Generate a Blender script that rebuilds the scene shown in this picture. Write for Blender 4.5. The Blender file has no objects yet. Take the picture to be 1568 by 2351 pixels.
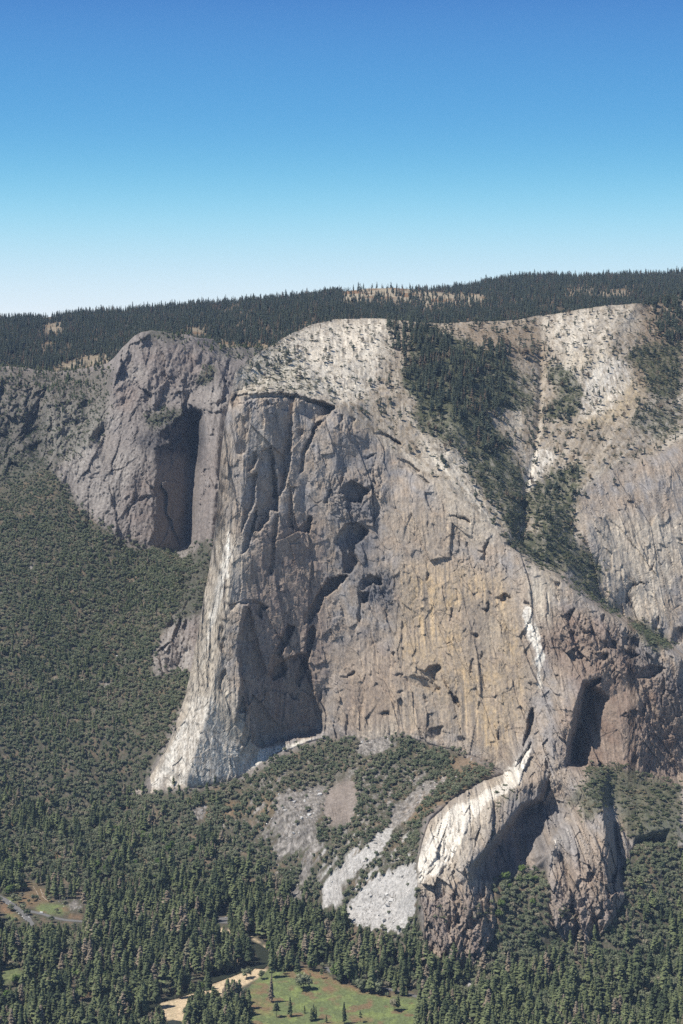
import bpy, bmesh, math, random, time
import numpy as np
from mathutils import Vector, Matrix
from mathutils.geometry import delaunay_2d_cdt
T0 = time.time()
F = 3820.0; CX = 784.0; HY = 725.0; CAMZ = 1090.0     # pinhole of the viewpoint: focal length, axis, horizon row, height
rng = np.random.default_rng(7); random.seed(7)
scene = bpy.context.scene
C = scene.collection

# ------------------------------------------------------------------ noise
def _h(ix, iy, s):
    n = (ix.astype(np.int64)*374761393 + iy.astype(np.int64)*668265263 + s*2147483647 + 12345) & 0xffffffff
    n = ((n ^ (n >> 13))*1274126177) & 0xffffffff
    n = (n ^ (n >> 16)) & 0xffffffff
    n = (n*2246822519) & 0xffffffff
    n = n ^ (n >> 15)
    return (n & 0xffffff).astype(np.float32)/16777216.0
def perlin(x, y, s=0):
    ix = np.floor(x); iy = np.floor(y); fx = (x-ix).astype(np.float32); fy = (y-iy).astype(np.float32)
    ux = fx*fx*fx*(fx*(fx*6-15)+10); uy = fy*fy*fy*(fy*(fy*6-15)+10)
    def g(dx, dy):
        a = _h(ix+dx, iy+dy, s)*6.2831853
        return np.cos(a)*(fx-dx)+np.sin(a)*(fy-dy)
    a = g(0,0)*(1-ux)+g(1,0)*ux; b = g(0,1)*(1-ux)+g(1,1)*ux
    return (a*(1-uy)+b*uy)*1.5
def fbm(x, y, o=4, s=0, gain=.5):
    r = 0; a = 1; t = 0
    for k in range(o):
        r = r+a*perlin(x*2**k+17.3*k, y*2**k-9.1*k, s+k); t += a; a *= gain
    return r/t
def ridged(x, y, o=4, s=0):
    r = 0; a = 1; t = 0
    for k in range(o):
        r = r+a*(1-2*np.abs(perlin(x*2**k+7.7*k, y*2**k+3.3*k, s+k))); t += a; a *= .5
    return r/t
def facets(x, y, s=0, tilt=1.0, off=.5):
    """broken planes: every cell of the pattern is a flat facet with its own tilt and setback"""
    ix = np.floor(x); iy = np.floor(y)
    best = np.full(x.shape, 9e9, np.float32); val = np.zeros(x.shape, np.float32)
    for dx in (-1, 0, 1):
        for dy in (-1, 0, 1):
            cx = ix+dx; cy = iy+dy
            jx = cx+.1+.8*_h(cx, cy, s); jy = cy+.1+.8*_h(cx, cy, s+1)
            ex = (x-jx); ey = (y-jy); d = ex*ex+ey*ey
            v = ((_h(cx, cy, s+2)-.5)*2*ex+(_h(cx, cy, s+3)-.5)*2*ey)*tilt+(_h(cx, cy, s+4)-.5)*2*off
            m = d < best
            best = np.where(m, d, best); val = np.where(m, v, val)
    return val
def sst(a, b, x):
    t = np.clip((x-a)/(b-a), 0, 1); return t*t*(3-2*t)

# ------------------------------------------------------------------ rasters over the directions of view (used to look up survey data)
RX0, RX1, RY0, RY1, RS = -260, 1830, 560, 2600, 2.0
RW = int((RX1-RX0)/RS)+1; RH = int((RY1-RY0)/RS)+1
gx = RX0+RS*np.arange(RW); gy = RY0+RS*np.arange(RH)
GX, GY = np.meshgrid(gx.astype(np.float32), gy.astype(np.float32))
def blur(a, sig):
    sig = sig/RS
    if sig < .3: return a
    n = int(3*sig)+1; k = np.exp(-.5*(np.arange(-n, n+1)/sig)**2); k /= k.sum(); k = k.astype(np.float32)
    p = np.pad(a, ((n, n), (0, 0)), 'edge'); r = sum(k[i]*p[i:i+a.shape[0]] for i in range(2*n+1))
    p = np.pad(r, ((0, 0), (n, n)), 'edge'); return sum(k[i]*p[:, i:i+a.shape[1]] for i in range(2*n+1))
def polymask(poly):
    x0 = min(p[0] for p in poly); x1 = max(p[0] for p in poly); y0 = min(p[1] for p in poly); y1 = max(p[1] for p in poly)
    m = np.zeros((RH, RW), np.float32)
    i0 = max(0, int((x0-RX0)/RS)-1); i1 = min(RW, int((x1-RX0)/RS)+2); j0 = max(0, int((y0-RY0)/RS)-1); j1 = min(RH, int((y1-RY0)/RS)+2)
    if i1 <= i0 or j1 <= j0: return m
    X = GX[j0:j1, i0:i1]; Y = GY[j0:j1, i0:i1]; ins = np.zeros(X.shape, bool)
    n = len(poly)
    for i in range(n):
        xa, ya = poly[i]; xb, yb = poly[(i+1) % n]
        if ya == yb: continue
        c = ((ya > Y) != (yb > Y)) & (X < (xb-xa)*(Y-ya)/(yb-ya)+xa)
        ins ^= c
    m[j0:j1, i0:i1] = ins
    return m
def zone(polys, b=6, lev=1.0):
    m = np.zeros((RH, RW), np.float32)
    for p in polys:
        l = lev
        if isinstance(p[0], (int, float)): l, p = p[0], p[1:]
        m = np.maximum(m, polymask(p)*l)
    return blur(m, b)
def samp(R, x, y):
    fx = np.clip((x-RX0)/RS, 0, RW-1.001); fy = np.clip((y-RY0)/RS, 0, RH-1.001)
    i = fx.astype(np.int32); j = fy.astype(np.int32); u = (fx-i).astype(np.float32); v = (fy-j).astype(np.float32)
    return (R[j, i]*(1-u)+R[j, i+1]*u)*(1-v)+(R[j+1, i]*(1-u)+R[j+1, i+1]*u)*v
def depthmap(lines, pts, b):
    vs, ws, es = [], [], []
    for L in lines:
        for k, p in enumerate(L):
            if k: es.append((len(vs)-1, len(vs)))
            vs.append(Vector((p[0], p[1]))); ws.append(1000./p[2])
    for p in pts: vs.append(Vector((p[0], p[1]))); ws.append(1000./p[2])
    ov, oe, of, iv, ie, if_ = delaunay_2d_cdt(vs, es, [], 0, 1e-3)
    w = []
    for k, src in enumerate(iv):
        if src: w.append(ws[src[0]])
        else:                                   # a crossing of two survey lines: nearest known value
            d = [((ov[k]-v).length, q) for v, q in zip(vs, ws)]; w.append(min(d)[1])
    R = np.full((RH, RW), np.nan, np.float32)
    for f in of:
        for t in range(1, len(f)-1):
            a, b_, c = f[0], f[t], f[t+1]
            (xa, ya), (xb, yb), (xc, yc) = ov[a], ov[b_], ov[c]
            det = (yb-yc)*(xa-xc)+(xc-xb)*(ya-yc)
            if abs(det) < 1e-6: continue
            i0 = max(0, int((min(xa, xb, xc)-RX0)/RS)); i1 = min(RW, int((max(xa, xb, xc)-RX0)/RS)+2)
            j0 = max(0, int((min(ya, yb, yc)-RY0)/RS)); j1 = min(RH, int((max(ya, yb, yc)-RY0)/RS)+2)
            if i1 <= i0 or j1 <= j0: continue
            X = GX[j0:j1, i0:i1]; Y = GY[j0:j1, i0:i1]
            l1 = ((yb-yc)*(X-xc)+(xc-xb)*(Y-yc))/det; l2 = ((yc-ya)*(X-xc)+(xa-xc)*(Y-yc))/det; l3 = 1-l1-l2
            m = (l1 >= -1e-4) & (l2 >= -1e-4) & (l3 >= -1e-4)
            sub = R[j0:j1, i0:i1]; sub[m] = (l1*w[a]+l2*w[b_]+l3*w[c])[m]
    assert not np.isnan(R).any(), np.argwhere(np.isnan(R))[:3]
    return blur(R, b)
def curve(pts, x):
    return np.interp(x, [p[0] for p in pts], [p[1] for p in pts])

def ray(px, py, Y):
    return (px-CX)/F*Y, Y, CAMZ+(HY-py)/F*Y
def floor_pt(px, py, z=0.0):
    Y = (CAMZ-z)*F/(py-HY); return ((px-CX)/F*Y, Y, z)

#@@SURVEY
def FY(py, z=0): return (CAMZ-z)*F/(py-HY)

BASE = [(300,1822,3520),(350,1822,3455),(430,1808,3425),(500,1800,3430),(560,1780,3452),(600,1752,3454),(640,1728,3464),(720,1696,3488),(745,1691,3488),(830,1703,3430),
        (920,1690,3395),(1000,1712,3350),(1080,1735,3300),(1160,1775,3240)]
B1L = [(1160,1775,3240),(1110,1792,3160),(1040,1832,3070),(985,1882,2990),(968,1930,2940),(957,1990,2890),(957,2040,2850),(973,2100,2810),(973,2170,2780),(990,2203,2765),(1030,2222,2750),
       (1085,2224,2750),(1110,2192,2770),(1137,2150,2790),(1142,2080,2830),(1131,2036,2868)]
REC = [(1131,2036,2868),(1184,2022,2900),(1219,2000,2930),(1254,2000,2920)]
B2L = [(1258,1960,2905),(1256,2000,2880),(1257,2060,2842),(1262,2120,2812),(1275,2168,2795),(1320,2182,2790),(1370,2162,2802),(1410,2112,2832),(1438,2052,2885),(1450,1960,2990)]

NOSE = [(518,2000),(300,1822),(318,1812),(335,1800),(360,1760),(385,1710),(405,1660),(425,1600),(440,1530),(455,1450),(470,1370),(480,1310),(492,1240),(500,1180),(505,1100),(510,1020),(518,960),(530,915),(537,870)]
ETOP = [(300,1822),(318,1808),(335,1797),(360,1758),(385,1710),(405,1660),(425,1600),(440,1530),(455,1450),(468,1370),(480,1310),(490,1240),(497,1180),(503,1100),(510,1020),(518,960),(530,905),(541,853),
        (560,838),(590,814),(620,795),(660,771),(700,751),(730,742),(770,734),(830,731),(900,734),(960,739),(1010,742),(1080,739),(1130,738),(1180,735),(1220,728),(1250,724),(1330,711),(1400,701),(1460,697),(1490,700),(1520,694),(1568,686),(1830,660)]
ETOPY = [(300,3520),(360,3490),(405,3500),(440,3540),(470,3570),(497,3600),(518,3680),(541,3780),(620,4000),(700,4250),(770,4400),(900,4450),(1080,4500),(1250,4650),(1460,4750),(1568,4900),(1830,5100)]
EBOT = [(300,1850),(430,1850),(560,1835),(700,1830),(800,1950),(955,2245),(1140,2262),(1260,2240),(1440,2210),(1460,2040),(1830,2030)]
tl = [(x, y, float(curve(ETOPY, x))) for x, y in ETOP]
tl2 = [(x-12 if x < 541 else x, y-12, Y) for x, y, Y in tl if x > 330]
PROW = [(577,925,3690),(563,1000,3640),(556,1100,3605),(548,1200,3575),(527,1350,3520),(503,1500,3488),(472,1650,3456),(432,1780,3425)]
RIM = [(541,905,3735),(560,908,3690),(620,900,3720),(680,907,3765),(735,918,3782),(775,935,3780),(800,958,3768),(860,1005,3760),(930,1060,3730),(1000,1105,3660),(1070,1160,3590),(1120,1205,3550),(1170,1252,3510),(1222,1296,3470),(1285,1330,3430)]
# rim of the lower right formations; the east wall stands behind it
RIM2 = [(1285,1330,3430),(1335,1365,3410),(1385,1402,3390),(1425,1425,3380),(1470,1452,3370),(1520,1482,3355),(1568,1508,3340),(1830,1620,3280)]
RIM2B = [(1296,1322,3520),(1345,1357,3530),(1390,1393,3550),(1430,1417,3560),(1474,1444,3560),(1523,1474,3550),(1571,1500,3540),(1830,1608,3500)]
E_LINES = [tl, [(563,1764,3458),(602,1722,3480),(650,1703,3492),(700,1694,3502),(737,1686,3506)], [(1118,1781,3380),(1085,1777,3400),(1032,1815,3310),(972,1870,3230),(953,1925,3160),(943,1990,3100),(943,2042,3060),(958,2106,3000),(958,2178,2960),(978,2216,2940),(1020,2240,2930),(1090,2243,2930),(1125,2200,2950),(1153,2155,2990),(1157,2080,3010)], [(1243,2010,3000),(1243,2065,2980),(1248,2126,2970),(1265,2186,2960),(1320,2201,2960),(1380,2178,2970),(1424,2122,3000),(1453,2058,3050),(1466,1980,3080)], BASE, B1L, REC, B2L, PROW, RIM, RIM2, RIM2B,
  # wall just under the rim
  [(560,930,3672),(620,925,3702),(690,935,3738),(735,945,3750),(775,960,3738)],
  # the corner where the prow's flank meets the main face
  [(690,960,3722),(700,1100,3665),(700,1250,3612),(720,1400,3575),(735,1550,3530),(737,1660,3512)],
  [(775,990,3712),(770,1100,3668),(770,1250,3618),(765,1400,3575),(762,1550,3530),(762,1675,3478)],
  # arete above the lower right buttress
  [(1222,1310,3450),(1215,1400,3400),(1225,1500,3350),(1240,1600,3300),(1225,1690,3240),(1215,1745,3185)],
  # lit pocket and the overhanging arch edge
  [(1234,1832,3090),(1194,1847,3030),(1164,1887,2965),(1129,1932,2905),(1094,1972,2858),(1076,1990,2842),(1089,2017,2838),(1129,2030,2855)],
  [(1236,1845,3150),(1205,1862,3130),(1176,1900,3060),(1141,1945,2990),(1108,1982,2930),(1092,1994,2900),(1100,2012,2890)],
  # gully
  [(1240,800,4420),(1240,860,4290),(1237,960,4090),(1222,1060,3900),(1210,1120,3800),(1205,1180,3690),(1198,1240,3590),(1250,1290,3540)],
  # left rib of the dark alcove, back of the alcove, its right side
  [(1340,1560,3280),(1316,1640,3225),(1306,1700,3200),(1300,1760,3170)],
  [(1352,1590,3370),(1335,1650,3340),(1322,1700,3320),(1316,1750,3270)],
  [(1400,1600,3290),(1385,1640,3275),(1365,1700,3250),(1352,1758,3210)],
  # crest of the second buttress and its dark right flank
  [(1350,1775,3130),(1375,1820,3060),(1386,1860,2995),(1391,1950,2905),(1398,2050,2845),(1376,2120,2812)],
  [(1400,1850,3090),(1412,1890,3060),(1420,1960,3000),(1420,2040,2900)],
  [(1309,1893,3005),(1279,1922,2960),(1264,1950,2905)],
  [(1302,1880,3090),(1268,1915,3040),(1254,1950,2980)],
]
E_PTS = [(700,1830,3530),(640,1400,3545),(640,1550,3512),(640,1200,3592),(640,1050,3655),(600,1640,3480),
  (560,1640,3462),(900,1150,3650),(900,1300,3570),(900,1450,3520),(900,1600,3440),(1050,1250,3560),(1050,1400,3480),(1050,1550,3400),(1050,1680,3340),(1150,1400,3430),(1150,1550,3350),(1160,1690,3270),
  # dome and slabs
  (700,830,3990),(620,860,3860),(580,880,3790),(800,830,4050),(760,900,3880),(850,920,3900),(900,830,4120),(950,900,3980),(900,980,3830),(960,1010,3800),(1030,1070,3730),(1000,900,4010),(1000,800,4260),(1060,960,3900),
  (1100,860,4170),(1130,1080,3780),(1110,1000,3900),(1170,1180,3620),(1180,960,4060),(1160,800,4330),(860,775,4260),(1080,760,4420),
  (1300,780,4480),(1300,870,4260),(1340,960,4090),(1300,1060,3900),(1400,800,4450),(1400,900,4240),(1450,960,4090),(1500,850,4400),(1568,850,4450),(1568,960,4180),(1700,900,4400),(1300,1150,3770),(1260,1200,3650),
  (1320,1250,3640),(1380,1060,3880),(1450,1060,3900),(1380,1180,3740),(1370,1320,3600),(1450,1180,3750),(1450,1300,3660),(1440,1400,3590),(1568,1060,3900),(1568,1200,3760),(1568,1350,3650),(1700,1100,3900),(1700,1400,3680),(1340,1310,3590),
  # formations below rim 2
  (1290,1400,3390),(1290,1500,3340),(1285,1600,3275),(1270,1700,3210),(1340,1450,3360),(1400,1480,3335),(1470,1500,3330),(1400,1510,3315),(1440,1540,3300),(1430,1650,3250),(1430,1750,3195),(1500,1560,3300),(1500,1650,3270),(1500,1760,3210),(1568,1600,3290),(1568,1700,3250),(1568,1800,3190),(1700,1750,3200),
  (1400,1765,3180),(1480,1800,3160),(1540,1830,3140),(1568,1860,3100),(1480,1860,3070),(1540,1900,3030),(1460,1920,3020),(1568,1940,2985),(1700,1900,3020),(1350,1830,3050),(1300,1800,3110),(1265,1780,3130),(1255,1850,3130),
  # buttress 1
  (1190,1770,3150),(1150,1820,3075),(1190,1810,3080),(1100,1860,3000),(1050,1900,2945),(1120,1900,2940),(1010,1960,2890),(1060,1970,2865),(1000,2020,2852),(1040,2040,2828),(1010,2100,2798),(1070,2100,2793),(1060,2170,2762),(1110,2100,2805),
  (1200,1920,3060),(1230,1900,3080),(1170,1970,2975),(1210,1970,2975),(1240,1950,2975),(1150,2010,2925),
  # buttress 2
  (1330,1900,2985),(1320,1950,2905),(1320,2020,2850),(1300,2100,2812),(1340,2120,2802),(1300,1960,2915),(1425,2090,2870),(1435,1990,2980),
  # behind the ground sheet
  (1200,2080,2990),(1200,2260,2900),(1060,2300,2760),(900,2000,3150),(800,1800,3430),(900,2300,2960),(870,1765,3620),(930,1760,3580),(1010,1765,3500),(930,1850,3420),(880,1900,3350),(560,1860,3460),(350,1900,3470),(700,1800,3530),(1568,2060,3060),(1830,2060,3060),(1500,2100,3040),(1440,2250,2960),(1320,2300,2800),
  (-300,2700,3600),(1900,2700,3000),(-300,500,4500),(1900,500,5300),(600,500,4300),(1200,500,4700),(-300,1800,3600),(200,1000,4000),(200,1822,3560),(440,900,3800),(1900,1000,4300),(800,2700,3000)]
GTOP = [(-260,850),(0,846),(60,850),(130,852),(200,850),(245,838),(262,822),(280,800),(295,786),(310,772),(325,764),(345,762),(365,766),(400,770),(440,772),(490,780),(505,796),(540,798),(600,800),(640,830),(760,1000),(800,1500),(1830,1500)]
G_LINES = [BASE, B1L, REC, B2L,
  [(-300,1112,4620),(0,1116,4560),(75,1061,4600),(120,1076,4540),(135,1121,4470),(175,1171,4405),(215,1175,4390),(235,1247,4300),(300,1254,4320),(350,1258,4340),(395,1263,4470),(430,1262,4530)],
  [(420,1322,4170),(415,1362,4090),(390,1402,4020),(375,1424,3990),(362,1470,3930),(345,1512,3865),(350,1553,3815),(400,1538,3830),(447,1535,3800)],
  # tower: left edge, front; ground left of it
  [(345,768,5000),(325,768,5000),(296,790,4980),(274,826,4930),(262,850,4890),(257,921,4790)],
  [(286,784,5200),(264,822,5150),(250,850,5080),(247,900,4950)],
  [(265,930,4800),(300,944,4740),(360,958,4740),(420,950,4770),(440,935,4800)],
  [(250,950,4730),(200,1010,4620),(150,1080,4530)],
  # edge of the dark recess, its back, its right wall
  [(352,1000,4640),(357,1031,4590),(358,1100,4500),(357,1180,4420),(355,1250,4345)],
  [(456,955,4900),(452,1010,4830),(442,1100,4740),(438,1180,4660),(434,1250,4570)],
  [(470,946,4680),(466,1000,4610),(458,1100,4510),(450,1180,4450),(443,1258,4395)],
  # dark recess of the far left cliff
  [(112,930,4880),(108,980,4800),(104,1040,4700)],
  [(98,930,4980),(92,980,4930),(82,1050,4740)],
  # toe of the slopes
  [(-300,1965,FY(1965,6)),(0,1965,FY(1965,6)),(200,1990,FY(1990,6)),(350,2020,FY(2020,6)),(500,2050,FY(2050,6)),(700,2105,FY(2105,6)),(850,2180,FY(2180,6)),(950,2240,FY(2240,6)),(1100,2275,FY(2275,6)),(1300,2360,FY(2360,8)),(1568,2450,FY(2450,8)),(1900,2500,FY(2500,8))],
  [(-300,2010,FY(2010)),(0,2010,FY(2010)),(200,2030,FY(2030)),(350,2060,FY(2060)),(500,2090,FY(2090)),(700,2150,FY(2150)),(850,2225,FY(2225)),(950,2280,FY(2280)),(1100,2320,FY(2320)),(1300,2400,FY(2400)),(1568,2500,FY(2500)),(1900,2560,FY(2560))],
  [(-300,2700,FY(2700)),(1900,2700,FY(2700))],
]
G_PTS = [(0,1200,4380),(0,1350,4120),(0,1500,3890),(0,1700,3640),(0,1850,3520),(-300,1500,3900),(-300,1800,3600),(150,1350,4120),(150,1500,3910),(150,1700,3640),(150,1880,3460),(300,1300,4250),(300,1400,4090),(300,1550,3830),(300,1700,3600),(200,1230,4340),
  (300,1900,3400),(380,1900,3350),(460,1900,3320),(560,1880,3310),(650,1850,3270),(650,1970,3160),(750,1800,3330),(750,1950,3090),(850,1800,3270),(850,1950,3030),(930,1800,3250),(930,1900,3080),(900,2080,2905),(930,2000,2940),(800,2100,2950),(1030,1790,3210),
  (430,1600,3700),(400,1700,3560),
  (1200,2100,2835),(1180,2180,2775),(1150,2240,2735),(1230,2240,2735),(1200,2040,2880),(1300,2230,2740),(1420,2200,2770),(1500,2050,2905),(1568,2000,2960),(1568,2100,2870),(1568,2300,2650),(1500,2200,2775),(1400,2320,2640),(1700,2000,2990),(1830,1950,3060),(1900,2200,2800),(1500,1950,2985),(1568,1935,3010),
  # cliffs at the left
  (0,1040,4720),(0,960,4900),(0,900,5040),(-300,960,4950),(40,1000,4850),(60,930,4960),(0,846,5200),(-300,846,5250),(130,852,5200),(200,900,5040),(160,920,4930),(160,990,4780),(200,960,4840),(225,1000,4700),(150,1050,4640),(240,900,4960),
  (300,860,4880),(350,850,4890),(400,860,4900),(450,850,4930),(500,830,4980),(440,800,4970),(360,800,4960),(330,900,4810),(400,920,4840),(460,900,4870),(505,900,4800),(300,1000,4640),(250,1080,4510),(300,1100,4480),(300,1180,4400),(240,1150,4430),
  (500,1000,4560),(510,940,4700),(495,1100,4430),(485,1200,4310),(465,1300,4200),(440,1290,4300),(480,1250,4270),(470,1400,3990),(430,1450,3930),(400,1470,3890),(450,1480,3890),
  # hidden behind the massif
  (560,900,4900),(620,1000,4900),(600,1200,4500),(600,1350,4250),(600,1500,4050),(560,1650,3800),(500,1750,3640),(700,1600,3900),(850,1600,3800),(1000,1600,3700),(1200,1650,3600),(1400,1700,3500),(1600,1700,3500),(1830,1700,3600),(1100,1730,3500),(1200,1780,3450),(1250,1900,3200),(1400,1900,3250),(1350,2000,3020),(1050,2000,3100),(1050,2150,2900),(1330,2120,2960),(1080,1900,3200),
  (540,780,5100),(640,760,5200),(-300,500,5500),(1900,500,5500),(600,500,5500),(1300,500,5500),(1900,1200,4500),(1200,1200,4600)]
FTOP = [(-260,748),(0,732),(100,727),(200,719),(300,712),(400,704),(500,699),(600,690),(680,680),(740,675),(800,668),(850,662),(900,661),(950,665),(1000,668),(1050,660),(1100,650),(1160,640),(1200,634),(1260,633),(1300,636),(1400,634),(1450,630),(1500,629),(1568,627),(1830,620)]
F_LINES = [[(x, y, 7600+x*.9) for x, y in FTOP],
  [(-300,870,5240),(0,866,5240),(250,850,5220),(330,790,5280),(600,800,5300),(640,780,5300),(760,760,5300),(1000,756,5350),(1300,740,5500),(1568,735,5600),(1900,730,5700)],
  [(560,706,6500),(700,700,6500),(800,700,6600),(950,706,6700),(1100,694,6800),(1300,676,7000),(1568,668,7100),(1900,660,7300)]]
F_PTS = [(-300,1200,4980),(200,1200,4980),(800,1200,4980),(1900,1200,5000),(0,790,6000),(300,760,6050),(600,745,6000),(-300,500,9000),(1900,500,9500),(700,500,9000),(-300,2700,4500),(1900,2700,4500)]
#@@END
ED = depthmap(E_LINES, E_PTS, 2.6)
GD = depthmap(G_LINES, G_PTS, 3.5)
FD = depthmap(F_LINES, F_PTS, 16)
print('depth', time.time()-T0)
#@@FEATURES
FE = np.zeros((RH, RW), np.float32)
def ramp(a, b):
    dx, dy = b[0]-a[0], b[1]-a[1]; L = dx*dx+dy*dy
    return np.clip(((GX-a[0])*dx+(GY-a[1])*dy)/L, 0, 1)
def cut(poly, d0, d1, a, b, bl=2.0, R=None, w=3.0):
    """set the rock back by d0..d1 metres from point a to point b inside an outline"""
    R = FE if R is None else R
    m = polymask(poly)
    nx = fbm(GX/14, GY/14, 2, 91)*w
    m = np.clip(blur(m, bl), 0, 1)
    R += m*(d0+(d1-d0)*ramp(a, b))
def P5(*p): return [(470.4+.28*x, 878.1+.28*y) for x, y in p]
def P6(*p): return [(407.7+.28*x, 1254.4+.28*y) for x, y in p]
def PW(*p): return [(815.4+.24*x, 1317.1+.24*y) for x, y in p]
def PE(*p): return [(1191.7+.24*x, 1191.7+.24*y) for x, y in p]
def PT(*p): return [(815.4+.24*x, 878.1+.24*y) for x, y in p]
def dark(poly, k=.62, bl=1.0, R=None, dirx=1.0, diry=.12):
    """a recess whose floor turns away to the right, then breaks back out"""
    x0 = min(p[0] for p in poly); x1 = max(p[0] for p in poly); y0 = min(p[1] for p in poly)
    k = (max(k*1.3, .6) if min(p[0] for p in poly) > 820 else max(k*1.55, .8)) if R is None else k*1.3
    w = x1-x0; yc = sum(p[1] for p in poly)/len(poly)
    cut(poly, 3, 3+k*w*.93, (x0, yc), (x1, yc+diry*w), bl, R)
# upper nose
dark(P5((575,100),(740,110),(715,300),(712,560),(684,740),(660,870),(620,930),(560,940),(556,500),(556,250)), .5)
cut(P5((215,140),(260,95),(400,90),(540,90),(640,85),(740,95),(860,130),(1000,165),(1068,190),(1060,225),(980,205),(860,165),(740,130),(600,125),(540,130),(400,140),(330,160),(260,170),(225,190)), 16, 26, (500,900), (760,930), 1.)
dark(P5((540,520),(560,560),(600,940),(602,1060),(530,1040),(520,1120),(440,1230),(380,1220),(430,1000),(436,700),(470,560)), .5)
dark(P5((345,620),(420,560),(430,640),(400,700),(345,740)), .6)
dark(P5((345,780),(430,740),(420,850),(400,1000),(330,1160),(300,1240),(310,1000)), .5)
dark(P5((380,1100),(430,1040),(400,1200),(360,1350),(300,1420),(330,1240)), .5)
dark(P5((750,120),(1000,180),(1068,200),(1030,250),(940,290),(900,330),(760,240),(740,180)), .3, dirx=1, diry=.6)
dark(P5((900,330),(960,310),(900,400),(880,460),(850,540),(815,590),(812,720),(770,750),(800,560),(870,440)), .62)
dark(P5((760,380),(800,380),(800,440),(760,430)), .7)
dark(P5((700,860),(735,850),(720,1000),(715,1160),(730,1210),(690,1180),(680,1100),(690,960)), .9)
dark(P5((560,1120),(605,1070),(600,1180),(575,1320),(560,1560),(530,1568),(548,1300)), .6)
dark(P5((750,1230),(810,1160),(860,1100),(885,1110),(850,1230),(790,1220)), .5)
dark(P5((990,170),(1070,200),(1040,240),(1000,300),(960,330)), .5)
dark(P5((1080,270),(1140,270),(1135,310),(1100,330)), .7)
dark(P5((1180,270),(1235,300),(1225,335),(1190,300)), .7)
dark(P5((255,300),(290,260),(340,300),(345,560),(300,590),(262,580)), .3)
dark(P5((500,140),(530,160),(530,200),(490,190)), .7)
# two black hollows in the dark rock
dark(P5((1090,900),(1140,850),(1210,800),(1290,850),(1345,880),(1340,910),(1300,930),(1280,995),(1190,970),(1150,930)), .5)
dark(P5((1100,1240),(1160,1160),(1240,1150),(1320,1200),(1345,1220),(1300,1280),(1240,1330),(1230,1400),(1260,1470),(1210,1560),(1140,1560),(1130,1400),(1060,1300)), .42)
dark(PW((30,80),(150,10),(260,60),(260,110),(150,100),(60,170)), .45)
dark(PW((20,180),(130,190),(125,250),(85,290),(50,230)), .5)
dark(P5((1010,880),(1040,870),(1010,1000),(980,990)), .7)
# pillar on the nose and the shaded bay right of it
cut([(562,1392),(572,1392),(580,1436),(592,1478),(608,1526),(613,1551),(640,1520),(700,1500),(716,1560),(722,1600),(740,1636),(738,1684),(700,1691),(650,1700),(602,1718),(580,1704),(572,1640),(564,1600),(550,1534),(545,1500),(549,1460),(556,1420)], 20, 52, (560,1550), (740,1600), 1.6)
cut([(520,1420),(545,1385),(572,1388),(560,1430),(552,1500),(556,1600),(540,1660),(515,1600),(512,1500)], 0, -26, (515,1500), (558,1500), 2)
dark(P6((740,1000),(830,800),(900,640),(960,660),(900,800),(850,900),(900,1000),(880,1060),(780,1100)), .3)
dark(P6((1040,560),(1150,400),(1230,260),(1390,240),(1300,350),(1200,420),(1160,520),(1090,620),(1030,640)), .35)
dark(P6((1050,900),(1060,700),(1110,640),(1130,700),(1100,820),(1060,1000),(1000,1150),(960,1100),(1000,1000)), .45)
dark(P6((600,480),(620,440),(690,470),(740,500),(700,520),(690,600),(650,560)), .4)
dark(P6((340,640),(370,660),(385,800),(360,860),(330,780)), .7)
dark(P6((330,1080),(390,1010),(400,1050),(360,1120),(350,1200)), .7)
dark(P6((480,1170),(510,1200),(500,1290),(480,1360),(560,1360),(545,1260),(520,1200)), .6)
dark(P6((560,1450),(600,1400),(600,1560),(560,1640),(520,1620)), .5)
dark(P6((1320,1060),(1380,1068),(1450,1020),(1455,1045),(1390,1075),(1330,1070)), .3, diry=.9)
dark(P6((1480,330),(1510,380),(1568,380),(1568,470),(1500,470),(1510,600),(1490,632),(1470,600),(1490,480)), .5)
# right half of the wall
dark(PW((455,985),(560,975),(640,985),(760,1060),(810,1105),(770,1125),(700,1100),(620,1080),(560,1060),(480,1010)), .35, diry=.8)
dark(PW((590,900),(670,935),(720,880),(800,870),(820,900),(770,960),(780,1040),(760,1060),(660,1000),(640,960)), .4)
dark(PW((820,920),(860,1000),(900,1100),(980,1200),(1000,1280),(950,1240),(900,1120),(840,1030)), .35)
dark(PW((385,960),(470,960),(400,990)), .4)
dark(PW((1330,240),(1400,215),(1440,185),(1485,240),(1450,235),(1440,270),(1400,260)), .6)
dark(PW((1270,165),(1305,190),(1305,210),(1280,190)), .8)
dark(PW((1270,280),(1285,300),(1275,370),(1210,350),(1260,330)), .7)
dark(PW((1085,530),(1120,570),(1185,582),(1175,618),(1120,590)), .5)
dark(PW((1215,730),(1225,780),(1195,845),(1190,820)), 1.)
dark(PW((1105,810),(1130,820),(1115,960),(1100,960)), 1.2)
dark(PW((915,350),(940,330),(925,450),(910,465)), 1.)
dark(PW((970,230),(985,150),(985,280)), 1.)
dark(PW((680,0),(715,0),(700,60),(672,80)), 1.)
dark(PW((680,1500),(840,1455),(820,1510),(800,1560),(760,1590),(680,1585)), .45)
dark(PW((975,1560),(1000,1550),(1050,1580),(1040,1620),(990,1600)), .6)
dark(PW((655,1130),(675,1160),(690,1250),(670,1220)), 1.)
dark(PW((390,1130),(470,1125),(420,1150)), .5)
dark(PW((340,750),(385,755),(370,780)), .7)
dark(PW((220,1345),(320,1320),(330,1350),(260,1355)), .3)
dark(PW((1385,1400),(1395,1330),(1375,1440),(1380,1600),(1360,1560)), 1.2)
dark(P6((1390,1350),(1400,1420),(1385,1560),(1375,1480)), 1.2)
dark(P6((1160,1180),(1185,1170),(1180,1250),(1155,1280)), .8)
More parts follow.
